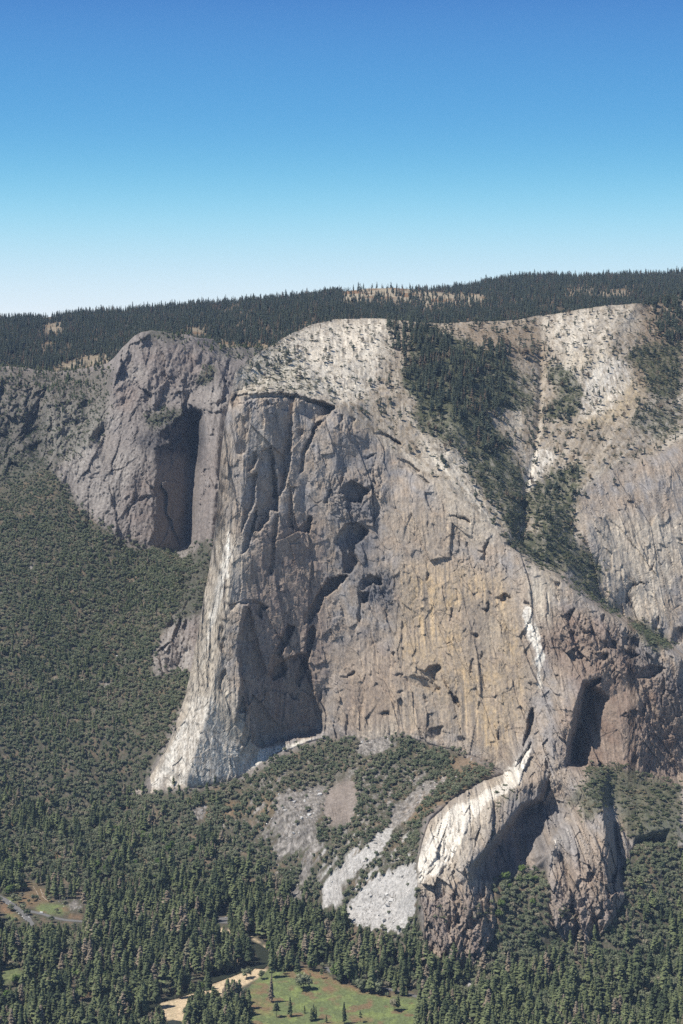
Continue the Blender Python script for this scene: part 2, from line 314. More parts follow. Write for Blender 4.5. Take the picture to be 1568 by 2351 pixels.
dark(PT((390,725),(440,730),(560,790),(620,860),(600,870),(540,820),(450,770)), .35)
dark(PT((560,860),(600,880),(680,930),(712,965),(700,975),(620,920)), .35)
dark(PT((160,480),(230,475),(330,510),(440,590),(420,600),(300,520)), .25)
dark(PT((880,1280),(935,1260),(1060,1300),(1120,1360),(1040,1310),(940,1275)), .25)
dark(PT((1240,1540),(1285,1520),(1255,1600),(1250,1720),(1200,1700),(1225,1640)), .7)
dark(PT((1140,1610),(1220,1610),(1225,1630)), .5)
dark(PT((1420,1530),(1480,1520),(1500,1570),(1440,1580)), .6)
dark(PT((985,1400),(1010,1450),(1010,1600),(985,1500)), .8)
dark(PT((160,790),(185,785),(175,810)), .8)
dark(PT((80,720),(180,680),(170,700),(100,750)), .5)
# black groove beside the lower arete
dark([(1222,1625),(1226,1650),(1215,1690),(1200,1720),(1207,1680),(1214,1640)], 1.4)
# face under rim 2
dark(PE((450,960),(480,880),(530,850),(520,880),(480,970)), .7)
dark(PE((555,940),(580,930),(575,980),(555,970)), .9)
dark(PE((620,1010),(640,940),(650,960),(640,1010)), .9)
dark(PE((780,910),(830,920),(810,990),(785,960)), .8)
dark(PE((505,1075),(540,1080),(520,1100)), .8)
dark(PE((600,1070),(690,1070),(650,1100),(620,1110)), .6)
dark(PE((745,1160),(930,1160),(935,1240),(830,1235),(750,1280)), .35, diry=.4)
dark(PE((1000,1140),(1150,1140),(1150,1230),(1060,1230),(1000,1200)), .4, diry=.4)
dark(PE((940,1200),(1010,1250),(1100,1290),(1150,1300),(1080,1340),(1080,1390),(960,1290)), .4, diry=.4)
dark(PE((1085,1400),(1200,1420),(1250,1400),(1400,1430),(1340,1480),(1270,1530),(1140,1520)), .3, diry=.7)
dark(PE((740,1340),(790,1290),(860,1280),(840,1340),(780,1400),(770,1470),(735,1460)), .5)
dark(PE((905,1570),(920,1500),(980,1440),(940,1500),(920,1590)), .9)
dark(PE((610,1680),(690,1540),(790,1520),(770,1570),(700,1600),(640,1680),(580,1760),(540,1760)), .6)
dark(PE((500,1350),(560,1320),(640,1310),(560,1340)), .5)
dark(PE((600,1420),(640,1430),(640,1520),(610,1480)), .8)
dark(PE((1350,1620),(1390,1480),(1400,1600),(1380,1700)), .8)
dark(PE((340,1490),(380,1500),(370,1540)), .8)
dark(PE((85,1560),(125,1560),(125,1600)), .8)
dark(PE((60,780),(130,860),(80,820),(40,800)), .7)
dark(PE((310,580),(345,600),(400,610),(380,670),(330,620)), .5)
dark(PE((1020,670),(1070,620),(1240,600),(1100,640),(1040,700),(1030,840),(1015,840)), .3, diry=.4)
dark(PE((900,710),(1010,680),(940,705)), .4)
dark(PE((1270,930),(1290,1000),(1340,920),(1340,1000),(1310,1070),(1280,1040)), .6)
dark(PE((1450,1180),(1490,1060),(1568,1030),(1568,1180),(1500,1190)), .6)
dark(PE((735,400),(765,350),(745,490),(732,470)), 1.)
dark(PE((1500,180),(1550,180),(1568,210),(1530,210)), .6)
dark(PE((1230,510),(1310,405),(1270,480)), .6)
# lower: shaded right faces
cut([(1500,1640),(1568,1600),(1700,1600),(1700,1800),(1568,1800),(1480,1775)], 0, 45, (1470,1700), (1568,1760), 8)
def PB(*p): return [(909.4+.42*x, 1693.4+.42*y) for x, y in p]
dark(PB((820,110),(850,200),(840,290),(820,330),(780,380),(800,300),(810,200)), .6)
dark(PB((640,180),(740,20),(730,60),(660,160)), .3)
dark(PB((1040,1050),(1075,920),(1110,1000),(1110,1080),(1060,1120)), .5)
dark(PB((985,930),(1010,990),(1000,1090),(975,1100)), .6)
dark(PB((390,980),(440,1010),(420,1060),(380,1030)), .4)
dark(PB((250,1180),(290,1170),(285,1230),(260,1230)), .5)
dark(PB((500,1170),(540,1130),(530,1180),(500,1200)), .5)
dark(PB((300,1010),(340,960),(350,1010),(310,1050)), .5)
dark(PB((150,1000),(180,1010),(170,1060)), .5)
dark(PB((1140,700),(1200,760),(1190,860),(1150,880)), .5)
dark(PB((930,1150),(950,1110),(1000,1120),(960,1160)), .5)
dark(PB((880,960),(930,960),(960,900),(980,960),(940,1010)), .3)
FE = blur(FE, .7)
FG = np.zeros((RH, RW), np.float32)
def PL(*p): return [(188.2+.24*x, 721.3+.24*y) for x, y in p]
dg = lambda *a, **k: dark(*a, R=FG, **k)
dg(PL((430,470),(470,380),(485,450),(470,510),(430,540),(390,550)), k=.7)
dg(PL((410,1840),(450,1790),(540,1755),(650,1750),(560,1790),(480,1830),(440,1960)), k=.35, diry=.5)
dg(PL((440,2050),(480,2080),(490,2190),(460,2180)), k=.9)
dg(PL((505,2150),(515,2040),(520,2100)), k=1.)
dg(PL((590,810),(640,790),(640,830),(600,830)), k=.5)
dg(PL((1190,860),(1270,850),(1390,800),(1390,830),(1290,900),(1220,1000),(1180,1040),(1140,980)), k=.3)
dg(PL((1060,900),(1130,860),(1160,940),(1150,1010),(1100,1000)), k=.4)
dg(PL((700,1330),(740,1300),(770,1400),(720,1440)), k=.5)
dg([(30,1040),(55,1035),(62,1050),(40,1070)], k=.6)
dg([(150,1010),(165,1000),(170,1040),(155,1050)], k=.6)
dg([(180,1020),(195,1010),(198,1050),(184,1060)], k=.6)
dg([(0,980),(20,990),(22,1010),(0,1010)], k=.6)
dg([(375,1440),(400,1420),(395,1470),(370,1500)], k=.6)
dg([(400,1470),(430,1420),(425,1470),(400,1500)], k=.6)
dg([(418,1322),(440,1330),(436,1362),(416,1360)], k=.6)
FG = blur(FG, .7)

# where the massif is steep rock face (relief runs up and down the wall) rather than slab
WALL = zone([RIMP := [(x, y) for x, y, _ in RIM]+[(1335,1362),(1385,1398),(1425,1420),(1470,1446),(1520,1476),(1830,1600),(1830,1790),(1568,1800),(1500,1790),(1440,1765),(1350,1765),(1250,1850),(1220,1850),(1160,1775)]+[(x, y+14) for x, y, _ in reversed(BASE)]+[(400,1500),(480,1000)],
   [(1340,1130),(1400,1090),(1480,1060),(1568,1030),(1830,1000),(1830,1500),(1571,1496),(1474,1440),(1390,1390),(1355,1330),(1340,1240)],
   [.7,(1270,1760),(1350,1765),(1386,1850),(1300,1900),(1262,1950),(1240,1850)],
   [.55,(1200,1700),(1240,1830),(1194,1850),(1060,1985),(960,2020),(957,1980),(985,1882),(1040,1832),(1160,1775)],
   [(1231,1840),(1194,1850),(1164,1890),(1129,1935),(1060,1985),(960,2020),(970,2240),(1140,2240),(1140,2080),(1250,2020),(1260,2200),(1440,2190),(1450,1930),(1386,1850),(1300,1900)]], 8)
WALLG = zone([[(250,850),(262,822),(295,786),(325,764),(360,790),(460,800),(530,820),(560,900),(520,1300),(450,1250),(395,1265),(200,1240),(130,1110),(200,1000),(247,940)],
   [(-260,880),(100,880),(240,920),(240,980),(130,1090),(70,1065),(0,1116),(-260,1110)],
   [(420,1322),(390,1402),(345,1512),(350,1555),(445,1540),(490,1300),(440,1280)]], 6)

#@@SHEETS
def sheet(name, D, FR, top, bot, x0, x1, step, rows, relief, skirt, flat=None):
    o_ = 10*np.cumsum(1.13**np.arange(28)); xs = np.concatenate([x0-o_[::-1], np.arange(x0, x1+.1, step), x1+o_]) if name != 'granite_massif' else np.concatenate([np.arange(x0, x1+.1, step), x1+o_]); n = len(xs)
    t = np.linspace(0, 1, rows)
    yt = curve(top, xs); yb = curve(bot, xs)
    px = np.repeat(xs[None, :], rows, 0); py = yt[None, :]+(yb-yt)[None, :]*t[:, None]
    iY = samp(D, px, py)
    Y = 1000./iY
    X, _, Z = ray(px, py, Y)
    dY, dZ = relief(px, py, X, Y, Z)
    if FR is not None:
        wob = 3.2
        qx = px+wob*.4*fbm(X/16, Z/20, 3, 301)+2.4*facets(X/11, Z/16, 303, .8, .5); qy = py+wob*.4*fbm(X/16+50, Z/20, 3, 307)+3.2*facets(X/11, Z/16, 305, .8, .5)
        dY = dY+samp(FR, qx, qy)
    Y2 = Y+dY
    X, _, Z = ray(px, py, Y2); Z = Z+dZ
    V = np.stack([X, Y2, Z], -1)
    P = np.stack([px, py], -1)
    if skirt:
        K = len(skirt); add = []
        for (back, down) in reversed(skirt):
            v = V[0].copy(); v[:, 1] += back; v[:, 0] = v[:, 0]*(1+back/v[:, 1])+ (back*.12 if name == 'granite_massif' else 0)*(xs < 560); v[:, 2] = v[:, 2]-down-back*.1
            add.append(v)
        V = np.concatenate([np.stack(add), V], 0); P = np.concatenate([np.repeat(P[:1], K, 0), P], 0)
    return V, P
def build_mesh(name, V, attrs, mat, smooth=True):
    r, c, _ = V.shape
    me = bpy.data.meshes.new(name)
    me.vertices.add(r*c); me.vertices.foreach_set('co', V.reshape(-1).astype(np.float32))
    i = (np.arange(r-1)[:, None]*c+np.arange(c-1)[None, :]).reshape(-1)
    q = np.stack([i, i+c, i+c+1, i+1], 1).astype(np.int32)
    nf = len(q)
    me.loops.add(nf*4); me.loops.foreach_set('vertex_index', q.reshape(-1))
    me.polygons.add(nf); me.polygons.foreach_set('loop_start', np.arange(nf, dtype=np.int32)*4)
    me.update(calc_edges=True)
    if smooth: me.shade_smooth()
    for k, a in attrs.items():
        if a.ndim == 3:
            at = me.color_attributes.new(k, 'FLOAT_COLOR', 'POINT')
            a4 = np.concatenate([a.reshape(-1, 3), np.ones((r*c, 1))], 1).astype(np.float32)
            at.data.foreach_set('color', a4.reshape(-1))
        else:
            at = me.attributes.new(k, 'FLOAT', 'POINT'); at.data.foreach_set('value', a.reshape(-1).astype(np.float32))
    me.materials.append(mat)
    o = bpy.data.objects.new(name, me); C.objects.link(o); o['kind'] = 'structure'
    return o
def cracks(X, Z):
    """long joints in the granite: steep cracks and curving exfoliation lines"""
    def ln(u, v, s, w): return sst(1-w, 1, 1-np.abs(perlin(u, v, s))*2)
    g = sst(-.1, .2, fbm(X/90, Z/140, 2, 803))
    a = ln(X/34+Z/230, Z/420, 801, .035)*g
    b = ln(X/95-Z/190, Z/120+X/300, 802, .02)*sst(0, .2, fbm(X/110, Z/90, 2, 804))
    c = ln(X/60+Z/60, Z/110-X/160, 805, .022)*sst(.05, .25, fbm(X/80+5, Z/90, 2, 806))
    return np.clip(a+b+c, 0, 1)
def relief_E(px, py, X, Y, Z):
    w = samp(WALL, px, py)
    wx = X+10*fbm(X/80, Z/120, 2, 5); wz = Z+14*fbm(X/90, Z/90, 2, 9)
    pa = .3+1.1*sst(-.25,.3,fbm(X/55, Z/80, 3, 15)); pb = .3+1.1*sst(-.3,.3,fbm(X/30, Z/50, 3, 16))
    nose = sst(620, 500, px)                        # the nose is clean and columnar, the rest blockier
    r = 10*facets(wx/62+wz/260, wz/210, 20, 1.1, .35)
    r += 4.6*pa*facets(wx/26+wz/90, wz/62-wx/140, 30, 1.5, .3)
    r += 1.9*pb*facets(wx/11+wz/34, wz/19-wx/40, 40, 1.6, .35)
    r += .6*pa*facets(wx/4.6-wz/16, wz/6.5+wx/15, 50, 1.4, .5)
    r += 5*ridged(wx/80+wz/200, wz/400, 3, 60)*-1+2.0*fbm(wx/12, wz/40, 4, 70)
    r *= (1-.5*nose)
    r += nose*(2.4*facets(wx/8, wz/160, 62, .9, .8)+1.2*facets(wx/3.5, wz/60, 64, .9, .8))*sst(1000, 1050, py)*sst(1680, 1540, py)
    r += 2.6*cracks(X, Z)
    rug = samp(RUG, px, py)
    r += rug*(7*facets(wx/17+wz/50, wz/38, 80, 1.3, .6)+3.2*facets(wx/7-wz/30, wz/14, 84, 1.4, .6)+1.6*facets(wx/3.5, wz/5, 88, 1.4, .6))
    b2 = samp(BUT2, px, py)
    r += b2*(13*facets(wx/30+wz/70, wz/60, 90, 1.3, .6)+5*facets(wx/13-wz/60, wz/34, 92, 1.4, .6))
    dY = w*r
    s = 1-w
    az = X*.35+Y*.94
    h = 3.2*fbm(X/70, Y/90, 4, 110)+1.3*facets(X/15, Y/24, 120, 1.0, .5)+.5*facets(X/5, Y/8, 130, 1, .5)
    dg = (X*.62+Z*.78); dp = (X*.78-Z*.62)
    h += samp(BUT, px, py)*(3.2*facets(dp/11, dg/36, 150, 1.2, .6)+1.6*facets(dp/4, dg/18, 154, 1.2, .6))
    dYb = samp(BUT, px, py)*(11*facets(dp/30, dg/60, 155, 1.2, .5)+5.5*facets(dp/13, dg/30, 156, 1.3, .6)+2.8*facets(dp/5, dg/17, 158, 1.2, .6))
    h += samp(GUL, px, py)*-8
    dZ = s*h
    dY = dY+s*1.6*facets(X/14, Z/7, 140, 1, .6)+dYb
    return dY, dZ
def relief_G(px, py, X, Y, Z):
    w = samp(WALLG, px, py)
    wx = X+14*fbm(X/60, Z/90, 3, 205); wz = Z+20*fbm(X/70, Z/70, 3, 209)
    r = 18*facets(wx/70+wz/220, wz/210, 220, 1.3, .5)+8*facets(wx/28-wz/120, wz/85, 230, 1.4, .5)+2.8*facets(wx/12+wz/60, wz/32, 240, 1.5, .4)+2.5*facets(wx/6, wz/9, 245, 1.4, .6)+3*fbm(wx/14, wz/30, 4, 250)
    far = sst(3900, 4600, Y)
    sl = sst(2, 60, Z)                              # the valley floor stays flat
    h = sl*(9*fbm(X/160, Y/200, 4, 260)+7*(1-w)*ridged(X/110+Y/260, Y/330, 3, 270)*(.5+.6*far))+samp(SCM, px, py)*(1.1*facets(X/5, Y/6, 290, 1, .6)+.6*facets(X/2.2, Y/3, 292, 1, .6))
    lc = samp(RUGG, px, py)
    dY = w*r*1.1+lc*(16*facets(wx/30, wz/38, 280, 1.4, .7)+8*facets(wx/12, wz/16, 284, 1.4, .7))
    return dY, (1-w)*h+0*h
def relief_F(px, py, X, Y, Z):
    return 0*X, 20*fbm(X/520, Y/900, 3, 310)+5*fbm(X/120, Y/200, 3, 311)
#@@ZONES
def Z1(*p): return [(345+.26*x, 2069.8+.26*y) for x, y in p]
def Z2(*p): return [(690+.24*x, 2101+.24*y) for x, y in p]
def Z3(*p): return [(.24*x, 1944+.24*y) for x, y in p]
def C2(*p): return [(784+.5*x, 596+.5*y) for x, y in p]
def C4(*p): return [(784+.5*x, 1191.7+.5*y) for x, y in p]
def C5(*p): return [(.5*x, 1787.5+.5*y) for x, y in p]
def C6(*p): return [(784+.5*x, 1787.5+.5*y) for x, y in p]
def C1(*p): return [(.5*x, 596+.5*y) for x, y in p]
def C3(*p): return [(.5*x, 1191.7+.5*y) for x, y in p]
RUG = zone([[.8,(1260,1760),(1350,1765),(1395,1850),(1400,1960),(1260,1960),(1240,1850)], C1((1180,700),(1060,640),(1100,590),(1200,640),(1300,620),(1340,650)), [(530,905),(560,900),(620,893),(700,900),(770,928),(850,975),(850,990),(760,950),(690,920),(620,912),(560,925),(535,930)],
   P5((1020,760),(1450,700),(1500,1000),(1400,1130),(1100,1130),(1010,950)), PW((0,0),(390,0),(390,300),(250,250),(140,260),(0,100)), C4((980,400),(1300,480),(1500,650),(1568,800),(1568,1250),(900,1250),(860,1100),(1000,900)),
   PB((100,800),(560,850),(560,1180),(280,1280),(150,1150)), PB((820,700),(1130,420),(1250,500),(1290,850),(1100,1150),(840,1150)), [.7]+C4((550,150),(800,200),(760,260),(560,250))], 10)
BUT2 = zone([PB((100,800),(400,700),(560,850),(560,1180),(280,1280),(150,1150)), PB((820,700),(940,480),(1010,440),(1130,370),(1250,500),(1290,850),(1100,1150),(840,1150)), [.7]+PB((1010,150),(1330,200),(1568,300),(1568,600),(1300,600),(1200,380),(1050,440)), [.5]+C4((980,420),(1250,500),(1250,640),(1000,800),(900,1000),(880,700))], 8)
RUG = np.clip(RUG-.8*zone([C4((900,560),(1050,620),(1230,720),(1380,720),(1300,1140),(1130,1130),(1180,860),(1000,900))], 8), 0, 1)
RUGG = zone([[(-260,870),(110,880),(240,930),(240,1000),(130,1085),(70,1065),(0,1110),(-260,1110)], [.8,(330,940),(470,940),(450,1030),(360,1030)], [.5,(270,850),(530,850),(530,940),(270,940)], [.35,(345,1512),(390,1402),(480,1290),(500,1540),(350,1550)]], 8)
BUT = zone([[(1160,1775),(1215,1700),(1234,1832),(1194,1847),(1129,1932),(1076,1990),(1060,2015),(960,2030),(957,1990),(985,1882),(1040,1832)]], 6)
gl = [(1240,790),(1243,860),(1236,960),(1224,1060),(1208,1110),(1205,1180),(1197,1240)]
gm = np.zeros((RH, RW), np.float32)
for (a, b) in zip(gl, gl[1:]):
    for s in np.linspace(0, 1, 30): 
        x = a[0]+(b[0]-a[0])*s; y = a[1]+(b[1]-a[1])*s
        gm = np.maximum(gm, np.exp(-((GX-x)**2+(GY-y)**2)/60.)) if False else gm
gm = polymask([(x-4, y) for x, y in gl]+[(x+4, y) for x, y in reversed(gl)])
GUL = blur(gm, 4)

# --- rock colour zones of the massif, some of its sun and shade painted in
K_TAN = zone([[.9]+C4((260,200),(420,170),(760,270),(840,500),(870,700),(850,900),(740,1130),(620,1060),(560,980),(430,800),(250,620)), [.45]+C4((0,600),(250,620),(430,800),(560,1000),(300,1000),(0,980)), [.5]+C2((180,1120),(560,1160),(700,1317),(250,1317)),
    [.5,(500,1000),(530,1000),(520,1250),(500,1450),(440,1640),(400,1740),(380,1740),(440,1560),(480,1350),(497,1150)], [.5]+PE((1050,0),(1150,0),(1200,400),(1100,600)), [.7]+PE((760,800),(1000,900),(1230,1180),(1150,1180),(900,960)), [.6]+C4((600,760),(740,760),(720,1130),(640,1060))], 18)
K_BROWN = zone([[.9]+C4((880,450),(1000,400),(1230,480),(1400,680),(1568,760),(1568,1250),(1040,1150),(1000,900),(1100,800),(860,560)), [.7,(600,1200),(740,1180),(760,1500),(720,1680),(600,1700),(560,1500),(580,1300)], [1.]+C4((1230,720),(1380,700),(1360,900),(1290,1000),(1290,1150),(1130,1140),(1200,860)), [.6]+PB((100,850),(560,850),(560,1200),(300,1290),(150,1150)), [.5]+PB((830,700),(1290,600),(1230,1000),(1050,1180),(850,1150)), [.5]+C4((0,600),(100,500),(250,640),(250,980),(0,980))], 16)
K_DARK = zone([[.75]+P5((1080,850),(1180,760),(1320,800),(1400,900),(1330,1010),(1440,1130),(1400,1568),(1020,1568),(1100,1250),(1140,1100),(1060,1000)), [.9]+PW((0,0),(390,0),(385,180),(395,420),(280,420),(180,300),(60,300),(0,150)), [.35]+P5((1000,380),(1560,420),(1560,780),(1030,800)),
    [.5]+PW((990,300),(1300,230),(1260,800),(1180,900),(1080,800),(1020,640)), [.5]+PE((730,1080),(1100,1100),(1300,1400),(1568,1400),(1568,1829),(1300,1800),(1350,1500),(1080,1420)), [.45]+PB((380,720),(480,560),(620,300),(820,200),(880,600),(830,750),(560,800)), [.3]+PW((780,920),(1000,1300),(860,1350))], 12)  # the patch under the buttress arch paints the hollow's shade into the colour
K_PALE = zone([[(318,1812),(430,1806),(560,1778),(640,1728),(590,1700),(520,1560),(495,1490),(440,1530),(385,1710)], [.9,(430,1540),(500,1200),(560,1250),(530,1400),(500,1530),(450,1600)], [.6]+C2((250,700),(560,880),(600,1060),(760,1250),(640,1317),(500,1200),(380,1000),(200,850)), [.8]+PE((60,440),(150,440),(340,600),(380,700),(330,900),(280,1100),(180,1000),(130,850),(70,700)),
    [.5]+P5((350,250),(450,340),(500,420),(540,380),(540,480),(440,560),(340,600)), [.75]+PE((640,0),(1568,0),(1568,500),(1400,700),(1450,1000),(1300,1000),(1000,850),(820,650),(760,350)), [.35]+PW((0,550),(200,800),(150,1000),(0,950)), [.6]+PW((20,1560),(120,1450),(440,1380),(370,1560),(150,1640)), [.5]+PW((1260,380),(1370,380),(1370,700),(1270,760)), [.7]+PB((150,450),(560,200),(700,200),(560,420),(400,700),(200,850),(110,800))], 14)
K_WHITE = zone([[.55,(330,1812),(400,1720),(450,1590),(490,1600),(520,1680),(575,1735),(560,1776),(430,1806)], PB((735,35),(715,130),(690,240),(620,290),(500,360),(400,480),(300,690),(200,760),(110,810),(120,680),(200,500),(300,380),(440,330),(580,250),(590,170),(650,140)), [.95,(565,1778),(600,1722),(650,1712),(738,1688),(720,1700),(640,1732),(580,1780)],  # last patch paints the sunlit apron along the wall foot brighter
    PE((40,820),(100,840),(130,960),(190,1080),(255,1330),(190,1430),(235,1590),(170,1630),(165,1300),(80,1120),(50,950)), [1.,(355,1815),(370,1760),(430,1640),(470,1490),(505,1300),(530,1200),(530,1290),(500,1400),(455,1560),(420,1680),(395,1760)], [.5,(455,1806),(560,1778),(575,1750),(500,1760)], [.5]+C2((1120,560),(1210,430),(1330,480),(1350,560),(1200,720),(1100,740)), [.6]+C2((830,1000),(890,860),(960,860),(990,900),(900,1030),(850,1060)),  # the long patch up the prow paints its sunlit left strip brighter
    [.4]+PB((870,560),(940,490),(960,520),(900,600),(860,700),(830,800),(850,640))], 4)
K_SLAB = zone([tuplepoly for tuplepoly in [[(x, y-20) for x, y in ETOP if x >= 541]+[(1830,1000),(1568,1020),(1480,1050),(1400,1080),(1340,1120),(1330,1230),(1290,1320)]+[(x, y) for x, y, _ in reversed(RIM)]]], 8)
K_BRIGHT = zone([[.9,(541,853),(620,795),(700,751),(830,731),(900,734),(880,800),(850,900),(770,925),(700,905),(620,895),(545,900)], [.7]+C2((960,330),(1100,280),(1260,300),(1200,420),(1180,560),(1010,560)), [.7]+C2((340,800),(450,830),(540,900),(580,960),(560,1000),(640,1120),(740,1230),(700,1240),(560,1100),(430,960)), [.6]+C2((1280,210),(1380,200),(1400,290),(1240,300),(960,340),(900,280)), [.4]+C2((0,280),(360,290),(250,460),(0,500))], 14)
K_OCHRE = zone([[.8]+C2((1180,620),(1330,480),(1400,560),(1400,680),(1180,770),(1080,760)), [.5]+C2((960,440),(1260,400),(1300,450),(1100,520)), [.7]+PE((120,440),(300,520),(420,560),(560,660),(400,620),(300,570)), [.5]+PB((480,330),(600,270),(640,260),(620,290),(500,350)), [.6]+PB((640,190),(720,80),(730,130),(670,230))], 10)
SOIL = zone([[.8]+C2((250,300),(500,300),(900,300),(960,440),(880,480),(800,480),(700,440),(500,330),(260,480)), [1]+C2((1300,180),(1568,160),(1568,560),(1400,600),(1320,480),(1380,300)), [.8]+C2((1380,200),(1480,200),(1430,300),(1380,280))], 12)
# --- vegetation on the massif
def CG(*p): return [(878+.49*x, 658.6+.49*y) for x, y in p]
GROVE = [[.9]+C2((1395,150),(1568,110),(1568,380),(1490,380),(1450,300),(1440,230)), CG((165,240),(240,230),(330,265),(400,300),(470,350),(480,380),(440,430),(370,450),(300,440),(220,360),(170,330)), CG((470,340),(500,275),(550,260),(610,310),(610,400),(590,430),(550,400),(510,360)), CG((470,440),(550,440),(600,520),(570,560),(480,590),(460,500)), [.55]+CG((90,340),(200,360),(300,440),(450,470),(470,590),(520,700),(540,800),(470,780),(380,680),(280,600),(200,590),(100,480)), [.5]+CG((0,160),(200,140),(260,230),(160,250),(120,330),(60,330)), [.45]+CG((640,280),(720,290),(720,340),(640,350))]
BRUSH = [C2((300,330),(420,300),(500,340),(640,400),(760,440),(800,560),(850,600),(900,640),(880,700),(760,690),(690,690),(660,700),(760,830),(820,950),(845,1050),(850,1130),(820,1250),(800,1317),(760,1280),(740,1150),(640,1060),(580,960),(560,890),(420,820),(320,740),(350,640),(260,560),(310,420)),
   C2((860,1060),(960,970),(1100,920),(1130,980),(1080,1060),(1060,1250),(1040,1317),(860,1317),(920,1240),(860,1180)), C2((1330,400),(1400,380),(1568,380),(1568,620),(1450,650),(1400,600),(1390,520),(1300,460)), C2((930,500),(990,470),(1060,500),(1120,620),(1080,720),(960,740),(920,700),(1000,620)), [.7]+C2((1380,680),(1568,660),(1568,800),(1460,840),(1300,760)), [.6]+C2((700,560),(790,560),(890,600),(900,560),(860,520),(780,500)),
   C4((760,100),(850,60),(1060,20),(1080,100),(1190,200),(1210,270),(1170,310),(1060,260),(880,200)), C4((1100,270),(1190,330),(1290,420),(1280,450),(1180,380),(1040,290)), C4((1320,460),(1420,470),(1520,570),(1500,590),(1440,620),(1390,570)), [.8]+C4((1150,1140),(1230,1120),(1380,1160),(1400,1210),(1568,1240),(1568,1317),(1000,1317),(1080,1240)),
   PB((1060,160),(1180,140),(1340,200),(1568,260),(1568,590),(1430,620),(1330,600),(1260,520),(1200,390),(1130,370),(1060,470),(1010,440),(1040,270)), [.5]+PB((500,380),(580,290),(740,330),(700,360),(600,350)), [.5]+PB((560,440),(600,460),(540,520),(510,490)), [.7]+PB((220,930),(280,920),(290,990),(220,990)), [.7]+PB((400,930),(540,930),(550,980),(400,1010)), [.5]+PB((880,940),(960,880),(1000,1000),(930,1040)), [.5]+C1((1100,480),(1300,370),(1480,560),(1450,620),(1130,600))]
M_GROVE = zone(GROVE, 8); M_BRUSH = zone(BRUSH, 8)
M_TOPTREE = zone([C2((1380,130),(1568,100),(1568,380),(1480,390),(1420,360),(1400,400),(1330,420),(1460,300),(1440,230),(1385,220)), [.5]+C2((360,290),(560,290),(900,280),(900,320),(700,310),(500,330),(420,380),(360,340)), [.4]+C2((800,400),(960,400),(1010,560),(950,600),(900,560),(860,460)), [.8]+C2((930,700),(1000,680),(1060,740),(980,750)), [.6]+C2((940,1060),(1040,980),(1080,1030),(1060,1100),(960,1080)),
    [.9]+C2((770,1060),(840,1060),(850,1180),(780,1190)), [.6]+C2((600,700),(700,700),(800,860),(720,960),(640,900))], 6)
M_SCAT = zone([[(541,853),(620,795),(700,751),(900,734),(1130,738),(1330,711),(1480,697),(1568,690),(1830,660),(1830,980),(1568,1000),(1450,1080),(1330,1150),(1280,1280),(1170,1250),(1060,1130),(930,1030),(860,980),(770,925),(620,895),(545,895)]], 10)
# --- ground sheet zones
SCREE = zone([[(922,1843),(945,1838),(890,1925),(868,1926)], [.8,(868,1926),(890,1925),(840,1985),(812,1975)], [.7,(720,1900),(738,1895),(715,1990),(690,2060),(672,2055),(700,1960)], [(642,1832),(715,1817),(742,1805),(745,1832),(720,1887),(705,1937),(675,1952),(636,1982),(630,1937),(650,1912),(612,1895),(635,1862)],
   [(954,1982),(956,2037),(951,2097),(929,2140),(884,2134),(834,2127),(790,2115),(810,2075),(849,2027),(904,1997)], [(784,1987),(814,1962),(864,1925),(870,1945),(859,1972),(814,1997),(794,2022),(752,2072),(738,2062),(762,2005)],
   [(919,1845),(950,1822),(984,1803),(1020,1790),(1030,1798),(990,1818),(960,1840),(940,1870),(925,1868)], [(815,1732),(828,1706),(860,1700),(915,1697),(905,1712),(862,1730),(832,1742)], [.9,(440,1855),(480,1850),(470,1885),(445,1880)],
   [.9]+C5((1430,60),(1480,50),(1440,220),(1400,310),(1385,300),(1410,200)), [.8]+C5((1310,520),(1370,480),(1400,470),(1380,530),(1400,560),(1370,560)), [.9]+C5((1500,480),(1568,400),(1568,590),(1480,590)), [.8]+C5((880,180),(920,150),(960,180),(930,210)), [.7]+C3((440,790),(470,740),(510,720),(510,760),(460,800)), [.7]+C3((530,640),(580,610),(585,625),(545,650)), [.6]+C3((100,230),(150,190),(175,200),(120,250)), [.8]+C1((60,1230),(100,1150),(120,1150),(90,1200)), [.9]+C3((800,150),(870,125),(880,150),(850,190),(855,250),(830,190)),
   [.8]+Z3((560,540),(640,510),(760,530),(800,560),(790,610),(700,600),(600,570)), [.7]+C6((560,940),(640,890),(650,900),(590,960)), [.6]+C6((720,1000),(760,990),(750,1020))], 3)
SCW = np.clip(blur(np.maximum(SCREE, zone([[.3,(590,1790),(740,1740),(900,1740),(1060,1760),(960,1900),(950,2120),(760,2110),(700,2000),(600,1960),(500,1900)], [.12,(-260,1300),(300,1300),(330,1780),(0,1950),(-260,1950)]], 20)), 7), 0, 1)
SCM = sst(.36, .56, SCW+.8*fbm((GX*.8+GY*.6)/11, (GY*.8-GX*.6)/46, 4, 580, .6))*sst(.03, .2, SCW)
def screef(px, py, X, Y): return samp(SCM, px+3*fbm(X/6, Y/9, 3, 585), py+3*fbm(X/6+9, Y/9, 3, 586))
DEBRIS = zone([[.95,(1034,1742),(1080,1738),(1130,1775),(1100,1797),(1040,1830),(975,1882),(930,1890),(925,1850),(990,1810)], [.6]+C5((880,80),(1000,120),(1300,80),(1290,200),(1100,180),(900,200)), [.9]+Z3((230,340),(400,390),(450,470),(560,540),(380,560),(290,580),(170,540),(130,470),(230,440)), [.7]+C5((60,330),(160,300),(330,340),(520,390),(660,440),(640,520),(400,380),(140,380)), [.8]+C5((230,900),(420,900),(430,1000),(250,1010)), [.5]+C5((0,180),(120,180),(260,200),(200,230),(0,240)), [.6]+C4((1040,1130),(1140,1120),(1130,1180),(1060,1190))], 5)
SLABG = zone([[(742,1832),(772,1800),(808,1800),(821,1832),(810,1880),(762,1897),(745,1870)]], 2)
